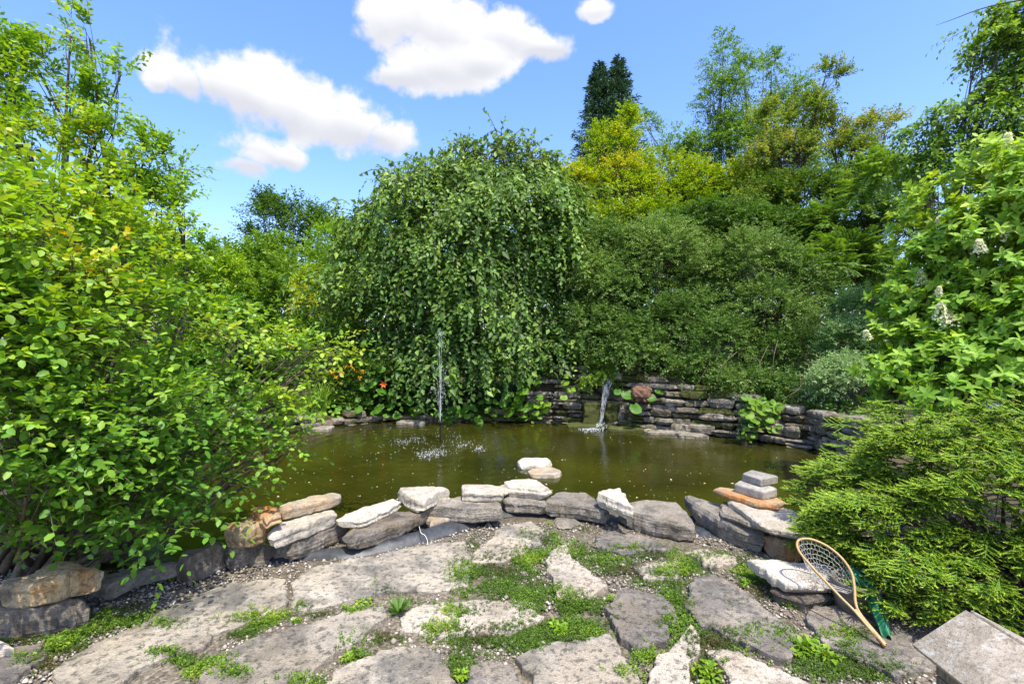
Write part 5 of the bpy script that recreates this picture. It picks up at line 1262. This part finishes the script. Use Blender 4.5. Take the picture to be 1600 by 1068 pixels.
# ------------------------------------------------------------------ ground cover between the stones
PATCH = [(790,893,58,18,1),(830,872,44,16,1),(853,845,24,12,.8),(772,915,60,14,.9),(820,928,60,20,1),(852,952,46,22,1),(905,950,50,16,.9),(780,1003,92,20,1),(890,978,56,16,1),(700,992,50,10,.8),
 (932,872,44,10,1),(905,858,20,10,.9),(965,890,60,10,1),(1010,866,66,9,.9),(1062,897,50,13,.9),(1030,908,44,9,.9),(1085,884,30,9,.7),(1110,876,50,7,.6),(1052,928,20,22,.9),(1068,952,22,16,.9),(1050,980,30,12,.7),
 (1112,1000,60,12,.9),(1100,1045,30,24,.9),(1165,892,20,16,.9),(1180,917,24,14,.9),(1212,938,34,11,.7),(1245,942,34,10,.7),(1285,1028,56,26,1),(1330,1045,60,20,.5),(1230,1000,20,14,.4),
 (395,975,46,9,.9),(378,992,30,8,.6),(440,968,20,8,.8),(470,956,16,6,.7),(170,972,60,10,.8),(100,1010,34,14,.9),(56,1040,36,12,.7),(330,1045,40,16,.7),(270,1030,40,9,.5),(370,1062,30,12,.5),(215,958,40,9,.4),
 (552,1030,26,10,.6),(540,1012,20,8,.5),(470,1078,40,16,.4),(600,930,30,8,.3),(640,945,26,10,.3),(750,950,60,10,.25),(720,1040,20,30,.6),(760,880,18,16,.5),(745,850,14,14,.6),(1010,1030,20,14,.4),(1130,870,60,6,.5),(960,965,16,14,.6),(820,990,30,10,.9),
 (880,1010,50,6,.6),(1160,848,14,6,.4),(905,828,30,6,.4),(870,960,20,30,.8),(980,1060,30,14,.2),(210,945,10,8,.5),(1380,1055,40,10,.5),(600,1000,30,12,.5),(560,960,40,7,.5),(500,962,30,6,.6),(870,1000,60,12,.8),(730,900,30,30,.7),(720,965,40,10,.8),(1150,955,20,8,.3),(1120,1010,50,14,.8),(1340,1000,50,14,.4),(30,1000,40,14,.5),(130,985,40,12,.7),(250,985,50,9,.5),(1200,985,40,8,.4),(960,870,70,10,.8),(840,842,30,12,.8)]
def cover():
    seed(200)
    tot_p = []; tot_w = []
    for (px, py, rx, ry, d) in PATCH:
        ar = rx * ry * (1.0); n = int(ar * d * 1.15)
        a = RNG.normal(0, .52, n); b = RNG.normal(0, .52, n)
        x = px + a * rx; y = py + b * ry; ok = y > 815
        tot_p.append(np.stack([x[ok], y[ok]], -1))
    p = np.concatenate(tot_p); D = EYE * FPX / (p[:, 1] - CYP); X = (p[:, 0] - 800) / FPX * D; Y = D
    on = ~off_flags(X, Y); clq = np.array([mnoise.noise(Vector((a * 7, b * 7, 5.))) for a, b in zip(X, Y)]); keep = (~on | (RNG.random(len(X)) < .42)) & (clq > -.34 + .1 * RNG.normal(size=len(X))) & ~inside(X, Y, POND); X, Y, on = X[keep], Y[keep], on[keep]
    n = len(X); z = np.where(on, .03, .004)
    pos0 = np.stack([X, Y, z], -1)
    cl = np.array([mnoise.noise(Vector((a * 4, b * 4, 9.))) for a, b in zip(X, Y)])
    d0 = RNG.normal(0, .75, (n, 3)) + UP * .9; d0[:, 2] = np.abs(d0[:, 2]) + .15
    L = np.where(cl > .1, .045, .026) * RNG.uniform(.6, 1.3, n)
    pos, T_, N_, sz, si, e = shoot_leaves(pos0, d0, L, 7, .013, .3, flop=.4)
    sz = sz * np.where(cl[si] > .1, 1.15, .85)
    tn = np.clip(.45 + cl[si] * .7 + RNG.normal(0, .14, len(si)), .01, .99)
    mt = leaf_mat('ground_cover_leaf', [(0, (.10, .085, .03)), (.2, (.05, .085, .014)), (.5, (.075, .15, .014)), (.8, (.15, .26, .018)), (1, (.26, .34, .03))], trans=.22, rough=.6)
    V, F = bake((np.array([(-.3, .3, 0), (0, 1.05, 0), (.42, .35, .1)]), np.array([(0, 2, 1)])), pos, T_, N_, sz)
    tag(put('ground_cover', [(V, F)], mt, tint=np.repeat(tn, 3)), 'low green creeping weeds and moss growing in the flagstone joints', 'ground cover', kind='stuff')
cover()
def weeds():
    seed(201)
    mt = leaf_mat('weed_leaf', [(0, (.05, .12, .012)), (.5, (.13, .26, .014)), (1, (.30, .42, .03))], trans=.3)
    W = [(572,940,.07,.85,'yellow green sedum sprig at the pebble joint above the central slab'),(473,950,.05,.8,'little sedum tuft beside the narrow pebble gap'),(462,972,.045,.6,'small green tuft under the narrow pebble gap'),
         (541,948,.04,.8,'tiny bright sprig on the joint of the two long slabs'),(556,1000,.06,.75,'yellow green sprig where three flagstones meet'),(545,1030,.055,.75,'bright leafy tuft beside the bottom central slab'),
         (890,815,.05,.9,'tall yellow green seedling in front of the layered slab'),(860,818,.04,.9,'tiny seedling by the small slate tile'),(716,1058,.07,.7,'green tuft at the bottom edge beside the dark slab'),
         (1105,1052,.11,.7,'leafy dandelion like weed beside the pointed pale flagstone'),(1258,930,.10,.7,'broad leaved seedling below the pale flat slab'),(1250,1015,.12,.6,'wide spreading weed in the corner before the wooden box'),
         (1290,1025,.10,.65,'ragged green weed next to the wide spreading weed'),(870,985,.09,.6,'leafy weed in the moss between dark and pale flagstones'),(1290,943,.06,.8,'small weed hugging the bucket side'),
         (55,1035,.08,.75,'lush green seedling in the corner by the streaked boulder'),(100,1005,.08,.75,'lush seedling between streaked boulder and long flagstone'),(165,955,.06,.6,'small weed below the long flat grey slab'),(270,905,.04,.8,'tiny weed sprouting at the foot of the leaning dark rock'),
         (1166,912,.07,.6,'low weed on the joint beside the big dark flagstone'),(955,935,.05,.7,'small weed at the tip of the pale triangular flagstone')]
    for px, py, s, t_, lab in W:
        c = np.array(P(px, py, .01)); root = empty('weed', tuple(c), lab, 'weed', 'weeds in the flagstone joints')
        n = 9 if s < .09 else 13; p0 = c + RNG.normal(0, s * .12, (n, 3)) * (1, 1, 0); a = RNG.uniform(0, 6.3, n)
        d0 = np.stack([np.cos(a), np.sin(a), RNG.uniform(.4, 1.3, n)], -1)
        pos, T_, N_, sz, si, e = shoot_leaves(p0, d0, s * .7, 7, s * .36, .35, flop=.35)
        V, F = bake(tmpl('mid', .3), pos, T_, N_, sz)
        put('leaves', [(V, F)], mt, root, tint=np.repeat(np.clip(RNG.normal(t_, .12, len(pos)), 0, 1), 5))['kind'] = 'stuff'
        t = np.linspace(0, 1, 4)[None, :, None]
        put('stem', [tubes(p0[:, None] * (1 - t) + e[:, None] * t, .0012, 3)], mt, root, tint=np.full(n * 12, .3))
    # spiky tuft
    c = np.array(P(622, 958, .02)); root = empty('spiky_weed', tuple(c), 'dark spiky rosette growing on the joint of the central slabs', 'weed')
    n = 60; a = RNG.uniform(0, 6.3, n); d = np.stack([np.cos(a), np.sin(a), RNG.uniform(.3, 1.6, n)], -1)
    V, F = bake(tmpl('mid', .06), np.repeat(c[None], n, 0), d, UP + RNG.normal(0, .3, (n, 3)), RNG.uniform(.06, .12, n))
    put('leaves', [(V, F)], M['l_mid'], root, tint=np.repeat(np.clip(RNG.normal(.4, .1, n), 0, 1), 5))['kind'] = 'stuff'
weeds()
print('objects', len(sc.objects), 'tris', sum(len(o.data.polygons) for o in sc.objects if o.type == 'MESH'))
